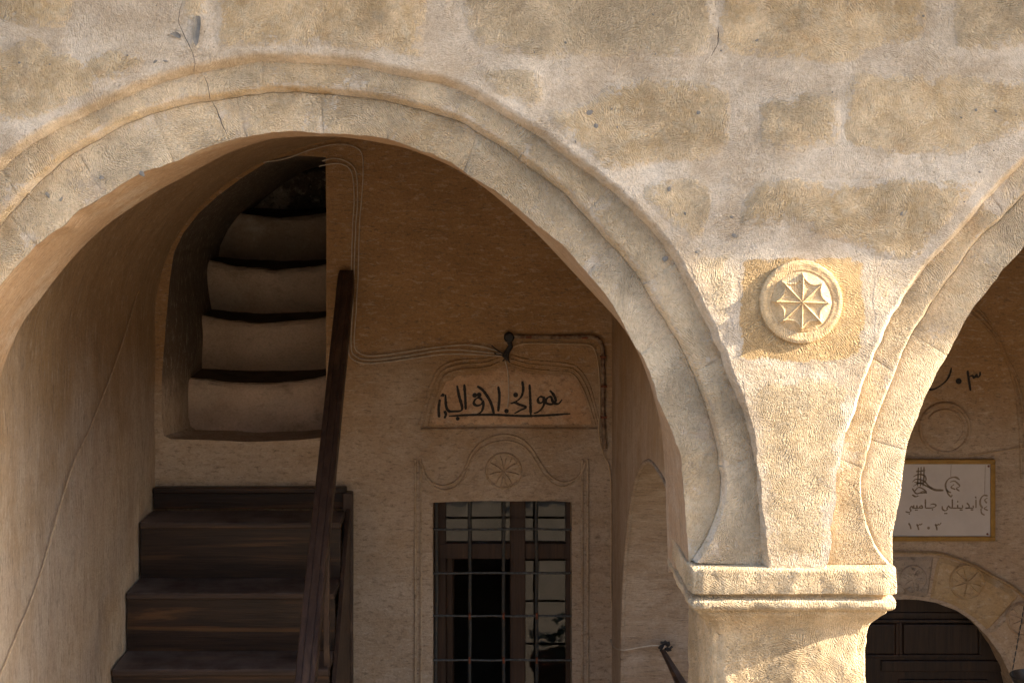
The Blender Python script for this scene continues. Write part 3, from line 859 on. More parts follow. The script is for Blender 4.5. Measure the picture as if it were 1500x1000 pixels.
# ------------------------------------------------------------------ cross arch between the bays (behind the pier)
cross = empty('cross_arch', 'plastered masonry cross arch springing behind the stone pier', 'arch', (.93, 1.7, -.75))
def cross_prof():
    pts = [(2.52, -.75), (2.52, 0), (2.50, .5), (2.48, .95)]
    for k in range(1, 21):
        t = math.pi / 2 * k / 20
        pts.append((1.10 + 1.38 * math.cos(t), 1.0 + 1.28 * math.sin(t)))
    return pts + [(.8, 2.27), (.54, 2.2)]
prof = resample(np.array(spline(cross_prof(), .02)), 120)
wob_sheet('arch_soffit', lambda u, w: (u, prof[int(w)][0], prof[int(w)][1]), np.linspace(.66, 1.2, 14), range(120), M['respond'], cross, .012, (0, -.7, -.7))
for xx in (.66, 1.2):
    poly = np.array([tuple(p) for p in prof] + [(.5, 2.2), (.5, 3.9), (3.0, 3.9), (3.0, -.75)])
    v2, tri = fill(poly, [], .06)
    mesh_obj('arch_face', [(xx + (.004 * fn(0, p[0], p[1], 5) if 1 else 0), p[0], p[1]) for p in v2], tri, M['side'], cross, True)
# shallow roll along the arris
mb = MB(); mb.tube([(.662, p[0], p[1]) for p in prof[::2]], .010, 8); mb.build('arris_roll', M['respond'], cross, True)

# ------------------------------------------------------------------ back wall
back = empty('back_wall', 'brown stone back wall of the porch with carved lintel, stair opening and arched doorway', 'wall', (1.0, 3.0, -.75))
def bw(px, py): return W(px, py, YB)
stair_hole = [(-1.712, 2.42), (-1.714, 2.25), (-1.712, 2.14), (-1.700, 2.085), (-1.67, 2.066), (-1.45, 2.06), (-1.25, 2.05), (-1.0, 2.06), (-.848, 2.075), (-.846, 3.2), (-.85, 3.55), (-.95, 3.558), (-1.05, 3.558), (-1.15, 3.53), (-1.3, 3.435), (-1.42, 3.345), (-1.52, 3.255), (-1.6, 3.15), (-1.648, 3.05), (-1.672, 2.9), (-1.695, 2.65)]
wx0, wx1, wz1, wz0 = bw(634, 0)[0], bw(838, 0)[0], bw(0, 734)[1], .30
win_hole = [(wx0, wz0), (wx1, wz0)] + [(wx1 - .002, wz1 - .004), (wx1 - .1, wz1 + .004), (wx1 - .3, wz1 + .002), (wx0 + .25, wz1 + .003), (wx0 + .1, wz1 - .003), (wx0, wz1 - .006)]
DC = 2.203
dr = [bw(px, py) for px, py in [(1325, 877), (1345, 878), (1370, 882), (1400, 893), (1422, 907), (1445, 930), (1465, 957), (1480, 988), (1488, 1020), (1490, 1060)]]
dhalf = [(p[0] - DC, p[1]) for p in dr] + [(dr[-1][0] - DC, -.70)]
door_hole = [(DC + a, b) for a, b in reversed(dhalf)] + [(DC - a, b) for a, b in dhalf[1:]]
def dispb(x, z): return .008 * fn(x, 3, z, 2.0, 21) + .004 * fn(x, 3, z, 9, 5) + .0025 * fn(x * .4, 3, z, 24, 8)
def dens(loop, st=.03):
    P = np.vstack([loop, loop[:1]]); d = np.r_[0, np.cumsum(np.hypot(*np.diff(P, axis=0).T))]
    t = np.linspace(0, d[-1], max(8, int(d[-1] / st)), endpoint=False)
    t = np.unique(np.r_[t, d[:-1]])
    return np.c_[np.interp(t, d, P[:, 0]), np.interp(t, d, P[:, 1])]
holes = [dens(np.array(h)) for h in (stair_hole, win_hole, door_hole)]
v2, tri = fill(np.array([(X0 - .02, -.75), (3.8, -.75), (3.8, 4.1), (X0 - .02, 4.1)]), holes, .03)
mesh_obj('wall_face', [(p[0], YB + dispb(p[0], p[1]), p[1]) for p in v2], tri, M['back'], back, True)
def reveal(loop, y1, name, mat, closed=True, n=6, splay=0.0):
    """the sides of an opening in the wall, drawn back to depth y1"""
    rows = []
    L = np.vstack([loop, loop[:1]]) if closed else loop
    for k in range(n):
        u = (k / (n - 1)) ** (2.2 if splay else 1)
        q_ = splay * (1 - (1 - min(1, u * 7)) ** 2)
        rows.append([(p[0] + (q_ * sstep(2.95, 2.5, p[1]) if p[0] < -1.4 else 0), (YB + dispb(p[0], p[1])) * (1 - u) + y1 * u, p[1]) for p in L])
    return strip(rows, name, mat, back)
reveal(holes[1], 3.30, 'window_reveal', M['carved'])
reveal(holes[2], 3.30, 'door_reveal', M['carved'])
reveal(holes[0][[i for i in range(len(holes[0])) if True]], 5.2, 'stair_shaft', M['jamb'], True, 30, .075)
mb = MB(); mb.box(-1.75, -.75, 5.18, 5.22, 1.5, 4.2); mb.build('shaft_end', M['shade_black'], back)
mb = MB(); mb.box(3.7, 3.8, TH, 3.1, -.75, 4.1); mb.build('return_wall', M['side'], back)
# the dark room behind the window
rm = MB()
rx0, rx1, rz0, rz1, ry0, ry1 = -.74, 1.6, -.7, 2.0, 3.32, 5.6
for q in ([(rx0, ry1, rz0), (rx1, ry1, rz0), (rx1, ry1, rz1), (rx0, ry1, rz1)], [(rx0, ry0, rz0), (rx0, ry1, rz0), (rx0, ry1, rz1), (rx0, ry0, rz1)], [(rx1, ry0, rz0), (rx1, ry1, rz0), (rx1, ry1, rz1), (rx1, ry0, rz1)],
          [(rx0, ry0, rz0), (rx1, ry0, rz0), (rx1, ry1, rz0), (rx0, ry1, rz0)], [(rx0, ry0, rz1), (rx1, ry0, rz1), (rx1, ry1, rz1), (rx0, ry1, rz1)]):
    rm.add(q, [(0, 1, 2, 3)])
# front of the room around the window so no daylight leaks in
for (a0, a1, b0, b1) in ((rx0, wx0, rz0, rz1), (wx1, rx1, rz0, rz1), (wx0, wx1, wz1, rz1), (wx0, wx1, rz0, wz0)):
    rm.add([(a0, ry0, b0), (a1, ry0, b0), (a1, ry0, b1), (a0, ry0, b1)], [(0, 1, 2, 3)])
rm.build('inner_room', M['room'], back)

# window: wooden casement with iron grille
YF = 3.15
wf = MB()
wf.bbox(wx0 - .01, bw(655, 0)[0] - .01, YF - .02, YF + .05, wz0, wz1 + .01, .004)
wf.bbox(bw(831, 0)[0], wx1 + .01, YF - .02, YF + .05, wz0, wz1 + .01, .004)
s2 = (YF - CAM_Y) / FPX
cx0, cx1 = (747 - 713) * s2, (769.5 - 713) * s2
tz0, tz1 = CAM_Z - (817 - 300) * s2, CAM_Z - (794 - 300) * s2
wf.bbox(cx0, cx1, YF - .035, YF + .05, wz0, wz1 + .01, .005)
wf.bbox(wx0, wx1, YF - .022, YF + .045, tz0, tz1, .005)
win = wf.build('window', M['frame_wood'], back)
win['label'] = 'dark wooden window with open left sash behind an iron grille'
lx0, lx1 = wx0 + .06, wx1 - .02
def pane(x0, x1, z0, z1):
    o = MB(); o.box(x0, x1, YF + .008, YF + .012, z0, z1); o.build('pane', M['glass'], win)
pane(bw(650, 0)[0], cx0 + .005, tz1 - .005, wz1 + .01); pane(cx1 - .005, wx1, tz1 - .005, wz1 + .01); pane(cx1 - .005, wx1, wz0, tz0 + .005)
# open left sash, swung inwards against the reveal
sb = MB()
xs = bw(653, 0)[0]
sb.bbox(xs - .004, xs + .032, YF + .05, YF + .10, wz0 + .01, tz0 - .004, .004)
sb.bbox(xs - .004, xs + .032, YF + .34, YF + .39, wz0 + .01, tz0 - .004, .004)
sb.bbox(xs, xs + .028, YF + .09, YF + .35, tz0 - .06, tz0 - .006, .004)
sb.build('open_sash', M['frame_wood'], win)
YG = 3.035
sg = (YG - CAM_Y) / FPX
rng = random.Random(3)
for px in (639, 688, 737.5, 786):
    xx = (px - 713) * sg
    o = MB(); o.tube([(xx + rng.uniform(-.003, .003), YG + rng.uniform(-.003, .003), z) for z in np.linspace(wz0 - .02, wz1 + .02, 9)], .0095, 8); o.build('grille_bar', M['iron'], win, True)
for py in (774, 838, 900.5, 965, 1030, 1095):
    z = CAM_Z - (py - 300) * sg
    o = MB(); o.tube([(x, YG - .012 + rng.uniform(-.002, .002), z + rng.uniform(-.002, .002)) for x in np.linspace(wx0 - .02, wx1 + .02, 8)], .0062, 8); o.build('grille_bar', M['ironlight'], win, True)
    if py in (900.5, 965, 1030):
        for px in (688, 737.5, 786):
            c = MB(); xx = (px - 713) * sg
            c.bbox(xx - .006, xx + .006, YG - .022, YG + .004, z - .017, z + .017, .003); c.build('grille_clamp', M['rust'], win)

# carved lintel: ogee band, rosette and side mouldings
def bsp(pts, st=.02): return spline([bw(px, py) for px, py in pts], st)
YL = YB - .001
mb = MB()
og = [(614, 674), (620, 692), (632, 706), (646, 711), (662, 708), (676, 696), (684, 680), (692, 662), (708, 646), (727, 638), (746, 637), (764, 643), (778, 656), (788, 672), (797, 686), (810, 700), (826, 706), (842, 702), (853, 690), (857, 676)]
og2 = [(x + (738 - x) * .03, y + 9 - 4 * abs(738 - x) / 120) for x, y in og]
mb.ridge(bsp(og), .014, .011, YL); mb.ridge(bsp(og2), .012, .009, YL)
mb.build('ogee_moulding', M['carved'], back, True)
for pxs in ((608.5, 616.5), (853, 861)):
    mb = MB()
    for px in pxs:
        mb.ridge([bw(px, 672), bw(px, 760), bw(px, 900), bw(px, 1100)], .014, .010, YL)
    mb.build('side_moulding', M['carved'], back, True)
def rosette(name, px, py, rpx, mat, petals=8, rot=0.2, depth=.012, seg=128, y=YB):
    x, z = bw(px, py); r0 = rpx * .0036
    def h(r, t):
        u = r / r0
        if u > 1.0: return -.006
        if u > .86: return depth * (1 - abs((u - .93) / .07) ** 2) * .8 + .002
        c = math.cos(petals * (t + rot) / 2) ** 2
        w = .5 + .5 * math.sin(math.pi * min(1, max(0, u / .86)))
        return .002 + depth * (1.0 if c > (.42 + .35 * abs(u - .45)) else .1) * (1 if u > .1 else .6) * w
    o = polar_relief(name, x, z, y - .004, [r0 * q for q in np.linspace(.06, 1.0, 24)] + [r0 * 1.03], h, mat, back, seg, .001)
    return o
rosette('rosette', 738, 689, 27, M['carved'], 8, .39)['label'] = 'eight-petalled rosette on the window lintel'

# painted inscription panel over the window
panel_out = [(627, 624), (634, 600), (645, 570), (652, 556), (668, 548), (700, 545), (722, 540), (738, 532), (752, 540), (790, 546), (830, 546), (848, 552), (858, 575), (866, 602), (872, 623)]
L = np.array([bw(px, py) for px, py in panel_out])
L = dens(L, .02)
v2, tri = fill(L, [], .03)
dd = polydist(v2[:, 0], v2[:, 1], L)
panel = mesh_obj('inscription_panel', [(p[0], YB + dispb(p[0], p[1]) + .004 - .010 * sstep(0, .02, q), p[1]) for p, q in zip(v2, dd)], tri, M['patch'], back, True)
panel['label'] = 'pinkish plaster panel with black painted script above the window'
mb = MB()
for k, g in enumerate((0, 7, 13)):
    mb.ridge(bsp([(626 - g, 624), (633 - g, 597), (643 - g * .9, 566 - g * .4), (654 - g * .6, 548 - g * .8), (676 - g * .2, 541 - g), (712, 538 - g), (730, 531 - g)]), .010, .005, YL)
    mb.ridge(bsp([(748, 533 - g), (775, 540 - g), (815, 544 - g), (838 + g * .4, 547 - g * .8), (852 + g * .7, 566 - g * .5), (862 + g * .7, 590), (872 + g * .5, 622)]), .010, .005, YL)
mb.ridge(bsp([(616, 629), (680, 628), (740, 627), (800, 628), (874, 628)]), .018, .016, YL)
mb.build('panel_moulding', M['back'], back, True)
def strokes(mb, lines, conv, w, y, lift):
    for ln in lines:
        ww = w
        if isinstance(ln, tuple): ln, ww = ln[0], w * ln[1]
        pts = [conv(*p) for p in ln]
        if len(pts) == 1:
            c = pts[0]; n = 10
            vv = [(c[0] + ww * .7 * math.cos(2 * math.pi * k / n), y(c[0], c[1]) - lift, c[1] + ww * .7 * math.sin(2 * math.pi * k / n)) for k in range(n)]
            mb.add(vv, [tuple(range(n))]); continue
        sp = spline(pts, max(.004, ww * .5)); n = len(sp); v = []; f = []
        for i, p in enumerate(sp):
            d = sp[min(i + 1, n - 1)] - sp[max(i - 1, 0)]; d = d / (np.linalg.norm(d) + 1e-9); nn = np.array((-d[1], d[0]))
            k = .5 * ww * (.55 + .45 * min(1, 3 * math.sin(math.pi * (i + .5) / n))) * (1 + .25 * fn(p[0], 0, p[1], 90, 2))
            k *= .62 + .62 * abs(math.sin(math.atan2(d[1], d[0]) - R(35)))     # reed-pen thick and thin
            for s_ in (-1, 1):
                q = p + nn * k * s_; v.append((q[0], y(q[0], q[1]) - lift, q[1]))
        mb.add(v, [(2 * i, 2 * i + 1, 2 * i + 3, 2 * i + 2) for i in range(n - 1)])
cv5 = lambda x, y: bw(600 + x / 4.545, 470 + y / 4.545)
ins = [[(262, 632), (400, 624), (560, 622), (750, 630), (900, 626), (1070, 615)],
       [(932, 460), (950, 478), (966, 505), (972, 532), (950, 550), (922, 550), (905, 538), (914, 512), (940, 502), (950, 528), (965, 546), (992, 548), (1015, 520)],
       [(893, 506), (868, 502), (853, 522), (864, 544), (888, 534), (893, 506), (896, 545), (880, 580), (852, 604), (826, 612)],
       [(798, 420), (803, 520), (806, 622)],
       [(750, 400), (756, 450), (746, 496), (722, 524), (694, 540)], [(672, 548), (700, 540), (726, 552), (775, 572), (740, 590), (696, 614)], ([(706, 490)], 1.5), ([(645, 597)], 1.4),
       [(590, 433), (598, 500), (590, 600)], [(450, 432), (490, 462), (530, 520), (550, 570), (562, 622)],
       [(484, 528), (462, 508), (436, 522), (428, 548), (452, 562), (482, 548), (488, 530), (490, 570), (474, 606), (440, 622)], ([(434, 493)], 1.5), ([(463, 490)], 1.5),
       [(364, 420), (370, 500), (374, 588)], [(316, 428), (330, 500), (350, 572), (340, 596), (300, 600), (262, 598), (244, 566), (238, 488)],
       [(202, 520), (194, 580), (197, 640)], [(206, 500), (216, 492), (226, 482), (220, 502)], [(232, 596), (242, 620), (232, 646)], ([(320, 648)], 1.2)]
mb = MB(); strokes(mb, ins, cv5, .0125, lambda x, z: YB + dispb(x, z), .0085)
mb.build('lettering', M['paint'], panel)
# right-hand bay: painted numerals, ring relief, arcs
cv8 = lambda x, y: bw(1270 + x / 6.25, 540 + y / 6.25)
mb = MB(); strokes(mb, [[(918, 15), (928, 80), (938, 150), (946, 200)], [(926, 78), (960, 62), (984, 82), (1000, 48), (1008, 76), (1030, 62), (1034, 26)], ([(838, 112)], 2.2), [(770, -10), (755, 50), (720, 110), (660, 160), (590, 190), (520, 170)]],
                  cv8, .0105, lambda x, z: YB + dispb(x, z), .004)
mb.build('painted_numerals', M['paint'], back)
mb = MB()
for g in (0, 11, 22):
    mb.ridge(bsp([(1385, 440 - g), (1425, 462 - g * .8), (1455, 492 - g * .5), (1475, 530 - g * .3), (1488 + g * .5, 575), (1494 + g * .6, 640), (1496 + g * .7, 700)]), .014, .010, YL)
mb.build('arc_moulding', M['back'], back, True)
def ring_pts(px, py, r, a0, a1, n=30):
    return [bw(px + r * math.cos(R(a0 + (a1 - a0) * k / n)), py - r * math.sin(R(a0 + (a1 - a0) * k / n))) for k in range(n + 1)]
mb = MB(); mb.ridge(ring_pts(1384, 627, 36, 0, 360), .022, .014, YL); mb.ridge(ring_pts(1384, 627, 27, -60, 150), .014, .008, YL); mb.build('ring_relief', M['back'], back, True)
# door surround: voussoirs, hood moulding and rosettes
hood = [(1318, 808), (1345, 808), (1380, 811), (1420, 825), (1455, 843), (1490, 864), (1520, 900), (1540, 960), (1545, 1060)]
hw = resample(spline([bw(*p) for p in hood], .01), 60)
iw = resample(spline([bw(px, py) for px, py in [(1322, 876.5), (1345, 878), (1370, 882), (1400, 893), (1422, 907), (1445, 930), (1465, 957), (1480, 988), (1488, 1020), (1490, 1060)]], .01), 60)
hw_l = [(2 * DC - p[0], p[1]) for p in hw]; iw_l = [(2 * DC - p[0], p[1]) for p in iw]
def door_voussoir(h_, i_, t0, t1, mat):
    k0, k1 = int(t0 * 59), int(t1 * 59)
    rows = []
    for u in np.linspace(0, 1, 7):
        rows.append([(i_[k][0] * (1 - u) + h_[k][0] * u, YB + (-.014 if 0 < u < 1 and k not in (k0, k1) else .012), i_[k][1] * (1 - u) + h_[k][1] * u) for k in range(k0, k1 + 1)])
    strip(rows, 'door_voussoir', mat, back, smooth=False)
for t0, t1, mt in ((0.005, .145, 'greystone'), (.15, .50, 'ochre'), (.505, .78, 'carved'), (.785, 1, 'ochre')):
    door_voussoir(hw, iw, t0, t1, M[mt])
    door_voussoir(hw_l, iw_l, t0, t1, M['carved' if mt == 'ochre' else mt])
mb = MB(); mb.ridge([(p[0], p[1]) for p in reversed(hw_l)][:-1] + [(p[0], p[1]) for p in hw], .018, .022, YL); mb.build('hood_moulding', M['ochre'], back, True)
rosette('rosette', 1415, 851, 26, M['ochre'], 6, .5, .012, 128, YB - .012)
rosette('rosette', 1497, 905, 24, M['carved'], 8, .2, .012, 128, YB - .012)
rosette('rosette', 1336, 846, 20, M['greystone'], 6, .2, .006, 96, YB - .012)
# door leaf
YD = 3.16
dm = MB()
dm.prism([(p[0], p[1]) for p in holes[2]], 'y', YD, YD + .05)
door = dm.build('door', M['door_wood'], back)
door['label'] = 'dark panelled wooden door under a low round arch'
def dpx(px, py): return W(px, py, YD)
for (xa, xb, ya, yb) in ((1322, 1432, 912, 956), (1322, 1372, 1000, 1070), (1384, 1440, 1000, 1070), (1215, 1310, 912, 956)):
    (p0, q1), (p1, q0) = dpx(xa, ya), dpx(xb, yb)
    o = MB(); o.bbox(p0, p1, YD - .022, YD + .01, q0, q1, .008)
    fr = .022
    o2 = MB()
    for (a0, a1, b0, b1) in ((p0 - fr, p1 + fr, q1 + .004, q1 + fr), (p0 - fr, p1 + fr, q0 - fr, q0 - .004), (p0 - fr, p0 - .004, q0 - .004, q1 + .004), (p1 + .004, p1 + fr, q0 - .004, q1 + .004)):
        o2.bbox(a0, a1, YD - .014, YD + .012, b0, b1, .004)
    o.build('door_panel', M['door_wood'], door); o2.build('panel_frame', M['door_wood'], door)
(p0, q1), (p1, q0) = dpx(1290, 966), dpx(1470, 982)
o = MB(); o.bbox(p0, p1, YD - .016, YD + .01, q0, q1, .005); o.build('door_rail', M['door_wood'], door)
(p0, q1), (p1, q0) = dpx(1200, 896), dpx(1430, 904)
o = MB(); o.bbox(p0, p1 - .04, YD - .010, YD + .01, q0, q1, .004); o.build('door_rail', M['door_wood'], door)

# ------------------------------------------------------------------ stone steps in the wall opening
steps = empty('stone_steps', 'worn stone steps with dark-stained treads, upper risers coloured for shade, inside the opening of the back wall', 'steps', (-1.25, 3.6, 1.8))
SR = [(3.30, 2.06, 2.375), (3.65, 2.375, 2.69), (3.95, 2.69, 2.994), (4.25, 2.994, 3.317), (4.55, 3.317, 3.62)]
SX0, SX1 = -1.74, -.80
def sag(x, k): return .005 * fn(x, k * 2.7, 1, 16) - .042 * math.sin(math.pi * min(1, max(0, (x - SX0) / (SX1 - SX0)))) ** .8 * (1 + .3 * k) + .008 * fn(x, k * 3.1, 0, 5)
# first tread, flush with the wall
tr = [(3.0, 2.06, 3.30)] + [(a, z1, SR[i + 1][0] if i + 1 < len(SR) else 4.9) for i, (a, z0, z1) in enumerate(SR)]
for i, (y0, z, y1) in enumerate(tr):
    rows = []
    for u in np.linspace(0, 1, 7):
        yy = y0 + .012 + (y1 + .03 - y0 - .012) * u
        rows.append([(x, yy, z + (sag(x, i) if i else (-.012 if u < .2 else -.004) - .012 * math.sin(math.pi * (x - SX0) / (SX1 - SX0))) * (1 - .6 * u) - .004 + .004 * fn(x, yy, z, 14)) for x in np.linspace(SX0, SX1, 36)])
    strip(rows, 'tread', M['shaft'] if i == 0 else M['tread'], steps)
for i, (yr, z0, z1) in enumerate(SR):
    rows = []
    for u in np.linspace(0, 1, 14):
        row = []
        for x in np.linspace(SX0, SX1, 40):
            z = z0 - .05 + (z1 + sag(x, i + 1) - z0 + .05) * u
            bulge = -.006 * math.sin(math.pi * u) + (.026 * (max(0, u - .88) / .12) ** 2) + .012 * fn(x, yr, z, 5, 4) + .006 * fn(x, yr, z, 17, 9) + .003 * fn(x, yr, z, 45, 2)
            row.append((x, yr + bulge, z))
        rows.append(row)
    strip(rows, 'riser', M['shade_black'] if i == 4 else M['midstep'] if i == 3 else M['steps'], steps)

# ------------------------------------------------------------------ wooden staircase
st = empty('wooden_staircase', 'dark worn wooden staircase with sloping handrail against the side wall', 'staircase', (-1.2, 1.8, -.75))
NST = 9
sxa, sxb = X0 + .006, -.735
for i in range(NST):
    yf = 2.66 - .255 * i; z = 1.708 - .2815 * i
    o = MB(); o.bbox(sxa, sxb, yf - .012, yf + .262, z - .034, z, .009); o.build('tread', M['tread_wood'], st)
    o = MB(); o.bbox(sxa + .004, sxb, yf, yf + .025, z - .284, z - .034, .002); o.build('riser', M['riser_wood'], st)
o = MB(); o.bbox(sxa, sxb, 2.945, 2.985, 1.709, 1.792, .004); o.bbox(sxa - .002, sxb, 2.93, 2.99, 1.793, 1.822, .006); o.build('top_board', M['riser_wood'], st)
# closed side under the flight
o = MB(); o.prism([(2.965, -.75), (2.965, 1.78), (.62, -.60), (.62, -.75)], 'x', -.732, -.712); o.build('side_panel', M['rail_wood'], st)
o = MB(); o.bbox(-.752, -.700, 2.905, 2.975, -.74, 1.80, .006); o.build('newel_post', M['rail_wood'], st)
# sloping handrail: a long board with two grooves
def rail_board(x0, x1, y0, z0, y1, z1, th, name):
    d = Vector((0, y1 - y0, z1 - z0)).normalized(); nrm = Vector((0, -d.z, d.y))
    if nrm.z < 0: nrm = -nrm
    g = .004
    xs = [x0, x0 + .004, x0 + .30 * (x1 - x0), x0 + .31 * (x1 - x0), x0 + .36 * (x1 - x0), x0 + .37 * (x1 - x0), x0 + .70 * (x1 - x0), x0 + .71 * (x1 - x0), x0 + .78 * (x1 - x0), x0 + .79 * (x1 - x0), x1 - .004, x1]
    hs = [-.005, 0, 0, -g, -g, 0, 0, -g, -g, 0, 0, -.005]
    prof = [(x, th / 2 + h) for x, h in zip(xs, hs)] + [(x1, -th / 2), (x0, -th / 2)]
    v = []; n = len(prof)
    ends = [(0, .55), (.012, .85), (.03, 1.0), (1, 1.0)]
    Ltot = math.dist((y0, z0), (y1, z1))
    for (t, sc) in [(0, .5), (.01, .8), (.025, .95), (.045, 1), (.4, 1), (.7, 1), (1, 1)]:
        p = Vector((0, y0, z0)) + d * Ltot * t
        for (x, h) in prof:
            q = p + nrm * (h if h < 0 else h * sc)
            cxm = (x0 + x1) / 2
            v.append((cxm + (x - cxm) * (.75 + .25 * sc) + .004 * math.sin(5 * t + 1), q.y, q.z))
    f = [(i * n + k, i * n + (k + 1) % n, (i + 1) * n + (k + 1) % n, (i + 1) * n + k) for i in range(6) for k in range(n)] + [tuple(range(n)), tuple(6 * n + k for k in range(n))]
    mesh_obj(name, v, f, M['rail_wood'], st)
rail_board(-.782, -.698, 2.985, 2.945, 1.0, 0.93, .07, 'handrail')
for yb in (2.2, 1.5):
    o = MB(); zr = 2.945 - (2.985 - yb) * 1.015 - .06
    o.bbox(-.764, -.736, yb - .016, yb + .016, 1.78 - (2.965 - yb) * 1.015 - .05, zr, .003); o.build('baluster', M['rail_wood'], st)

# ------------------------------------------------------------------ cables, pipe and junction box on the back wall
def cable(pts, r, mat, label, y=YB - .012, group='thin cables clipped along the porch walls', name='cable'):
    P = []
    for p in pts:
        if len(p) == 2:
            x, z = bw(*p); P.append((x, y, z))
        else: P.append(p)
    o = MB(); sp = spl3(P, 8); sp = [Vector((q.x + .002 * fn(q.x, q.y, q.z, 15, 3), q.y, q.z + .002 * fn(q.x, q.y, q.z, 15, 6))) for q in sp]
    o.tube(sp, r, 6)
    return tag(o.build(name, mat, None, True), label, 'cable', group)
cable([(386, 238.5), (420, 232), (460, 218), (492, 212), (516, 214), (530, 226), (532, 262), (527, 330), (525, 400), (521, 470), (519, 500), (524, 514), (545, 521), (600, 514), (660, 506), (700, 506), (736, 516)], .0032, M['cable'], 'longest grey cable looping from the vault edge over the top of the dark stair opening')
cable([(472, 236), (490, 232), (508, 237), (521, 250), (524, 290), (521, 340), (519, 400), (516, 470), (514.5, 505), (521, 521), (545, 527), (600, 520), (660, 512), (736, 518)], .0034, M['cable'], 'upper grey cable leaving the top corner of the stair opening', YB - .010)
cable([(468, 244), (488, 240), (502, 241), (515, 252), (519, 290), (516.5, 340), (515, 400), (512.5, 470), (511, 508), (517, 526), (545, 532), (600, 525), (660, 518), (735, 521)], .0034, M['cable'], 'lowest grey cable of the bundle, running just under the other two', YB - .012)
cable([(740, 528), (744, 545), (745, 575), (743, 596)], .0034, M['cable'], 'short pale cable end dangling down across the black script', YB - .022)
cable([(752, 508), (770, 503), (820, 503), (860, 505), (872, 515), (877, 545), (878, 600), (877, 635), (884, 665), (893, 690), (895, 760), (894.5, 850), (897, 900), (902, 936)], .0034, M['cable2'], 'thin tan cable running beside the rusty pipe and down the wall corner', YB - .012)
bx, bz = W(974, 945, 2.44)
cable([(.648, 2.96, W(903, 936, 2.96)[1]), (.640, 2.7, W(903, 946, 2.7)[1]), (.648, 2.47, W(908, 951, 2.47)[1]), (.70, 2.435, W(924, 950, 2.435)[1]), (.80, 2.43, W(950, 945, 2.43)[1]), (bx, 2.43, bz)], .0036, M['cable'], 'pale cable stretched across the cross arch to the iron bracket')
# cable on the left wall
def lw(px, py):
    D = -X0 * FPX / (713 - px); return (X0 + .012, D + CAM_Y, CAM_Z - (py - 300) * D / FPX)
cable([lw(238, 372), lw(220, 398), lw(205, 411), lw(170, 520), lw(132, 618), lw(100, 690), lw(55, 840), lw(20, 930), lw(-12, 1005), lw(-50, 1090)], .0036, M['cable2'], 'long slack cable slanting down the left plastered wall')
cable([(1418, 667), (1450, 662), (1500, 655), (1560, 650)], .0032, M['cable2'], 'thin wire on the wall above the gilt framed sign')
pp = MB()
pp.tube(spl3([(x, YB - .014, z) for x, z in [bw(*p) for p in [(752, 492), (790, 493), (830, 493), (862, 493), (875, 496), (882, 507), (883, 530), (883, 590), (884, 630), (886, 656)]]], 6), .0115, 10)
pipe = tag(pp.build('conduit_pipe', M['rustpipe'], None, True), 'rusty bent conduit pipe running right and down beside the inscription', 'pipe')
for (px, py) in ((774, 493), (856, 494), (883, 522), (884, 565), (884, 610)):
    x, z = bw(px, py); o = MB(); o.bbox(x - .016, x + .016, YB - .03, YB + .006, z - .005, z + .005, .002); o.build('clip', M['rust'], pipe)
jx, jz = bw(745.5, 493.5)
jb = empty('junction_box', 'black round junction box with taped hanging cable ends above the inscription', 'junction box', (jx, YB, jz))
o = MB(); o.lathe([(.0, .045), (.02, .045), (.026, .038), (.028, .02), (.028, -.005)], (jx, YB, jz), 20, 'y'); o.build('box_cover', M['black'], jb, True)
tx = [bw(*p) for p in [(746, 500), (748, 506), (743, 514), (740, 520), (744, 527)]]
o = MB(); o.tube([(x, YB - .028, z) for x, z in tx], [.014, .013, .014, .018, .008], 8); o.build('taped_joint', M['black'], jb, True)
for q in ([(738, 518), (728, 512), (720, 505)], [(738, 520), (727, 518), (724, 516)], [(742, 524), (747, 530)], [(742, 522), (736, 528)]):
    o = MB(); o.tube([(x, YB - .03, z) for x, z in [bw(*p) for p in q]], .0035, 6); o.build('wire_end', M['black'], jb, True)

# iron bracket on the respond behind the pier
br = empty('iron_bracket', 'dark iron bracket with tangled cable end beside the pier', 'bracket', (bx, 2.46, bz))
e0 = Vector((bx - .012, 2.42, bz - .02)); x1_, z1_ = W(1000, 1005, 2.2); e1 = Vector((x1_, 2.2, z1_))
o = MB(); o.tube([e0, e0.lerp(e1, .35) + Vector((.004, 0, -.006)), e0.lerp(e1, .7), e1, e1 + (e1 - e0) * .4], [.012, .017, .022, .026, .03], 8); o.build('bracket_arm', M['tread_wood'], br, True)
o = MB()
for k in range(7):
    a0 = k * 2.3
    p0 = Vector((bx, 2.43, bz)); o.tube([p0 + Vector((.01 * math.cos(a0), 0, .01 * math.sin(a0))), p0 + Vector((.022 * math.cos(a0 + .6), -.01, .02 * math.sin(a0 + .6))), p0 + Vector((.034 * math.cos(a0 + 1.1), -.005, .028 * math.sin(a0 + 1.1)))], .006, 6)
o.build('cable_tangle', M['black'], br, True)

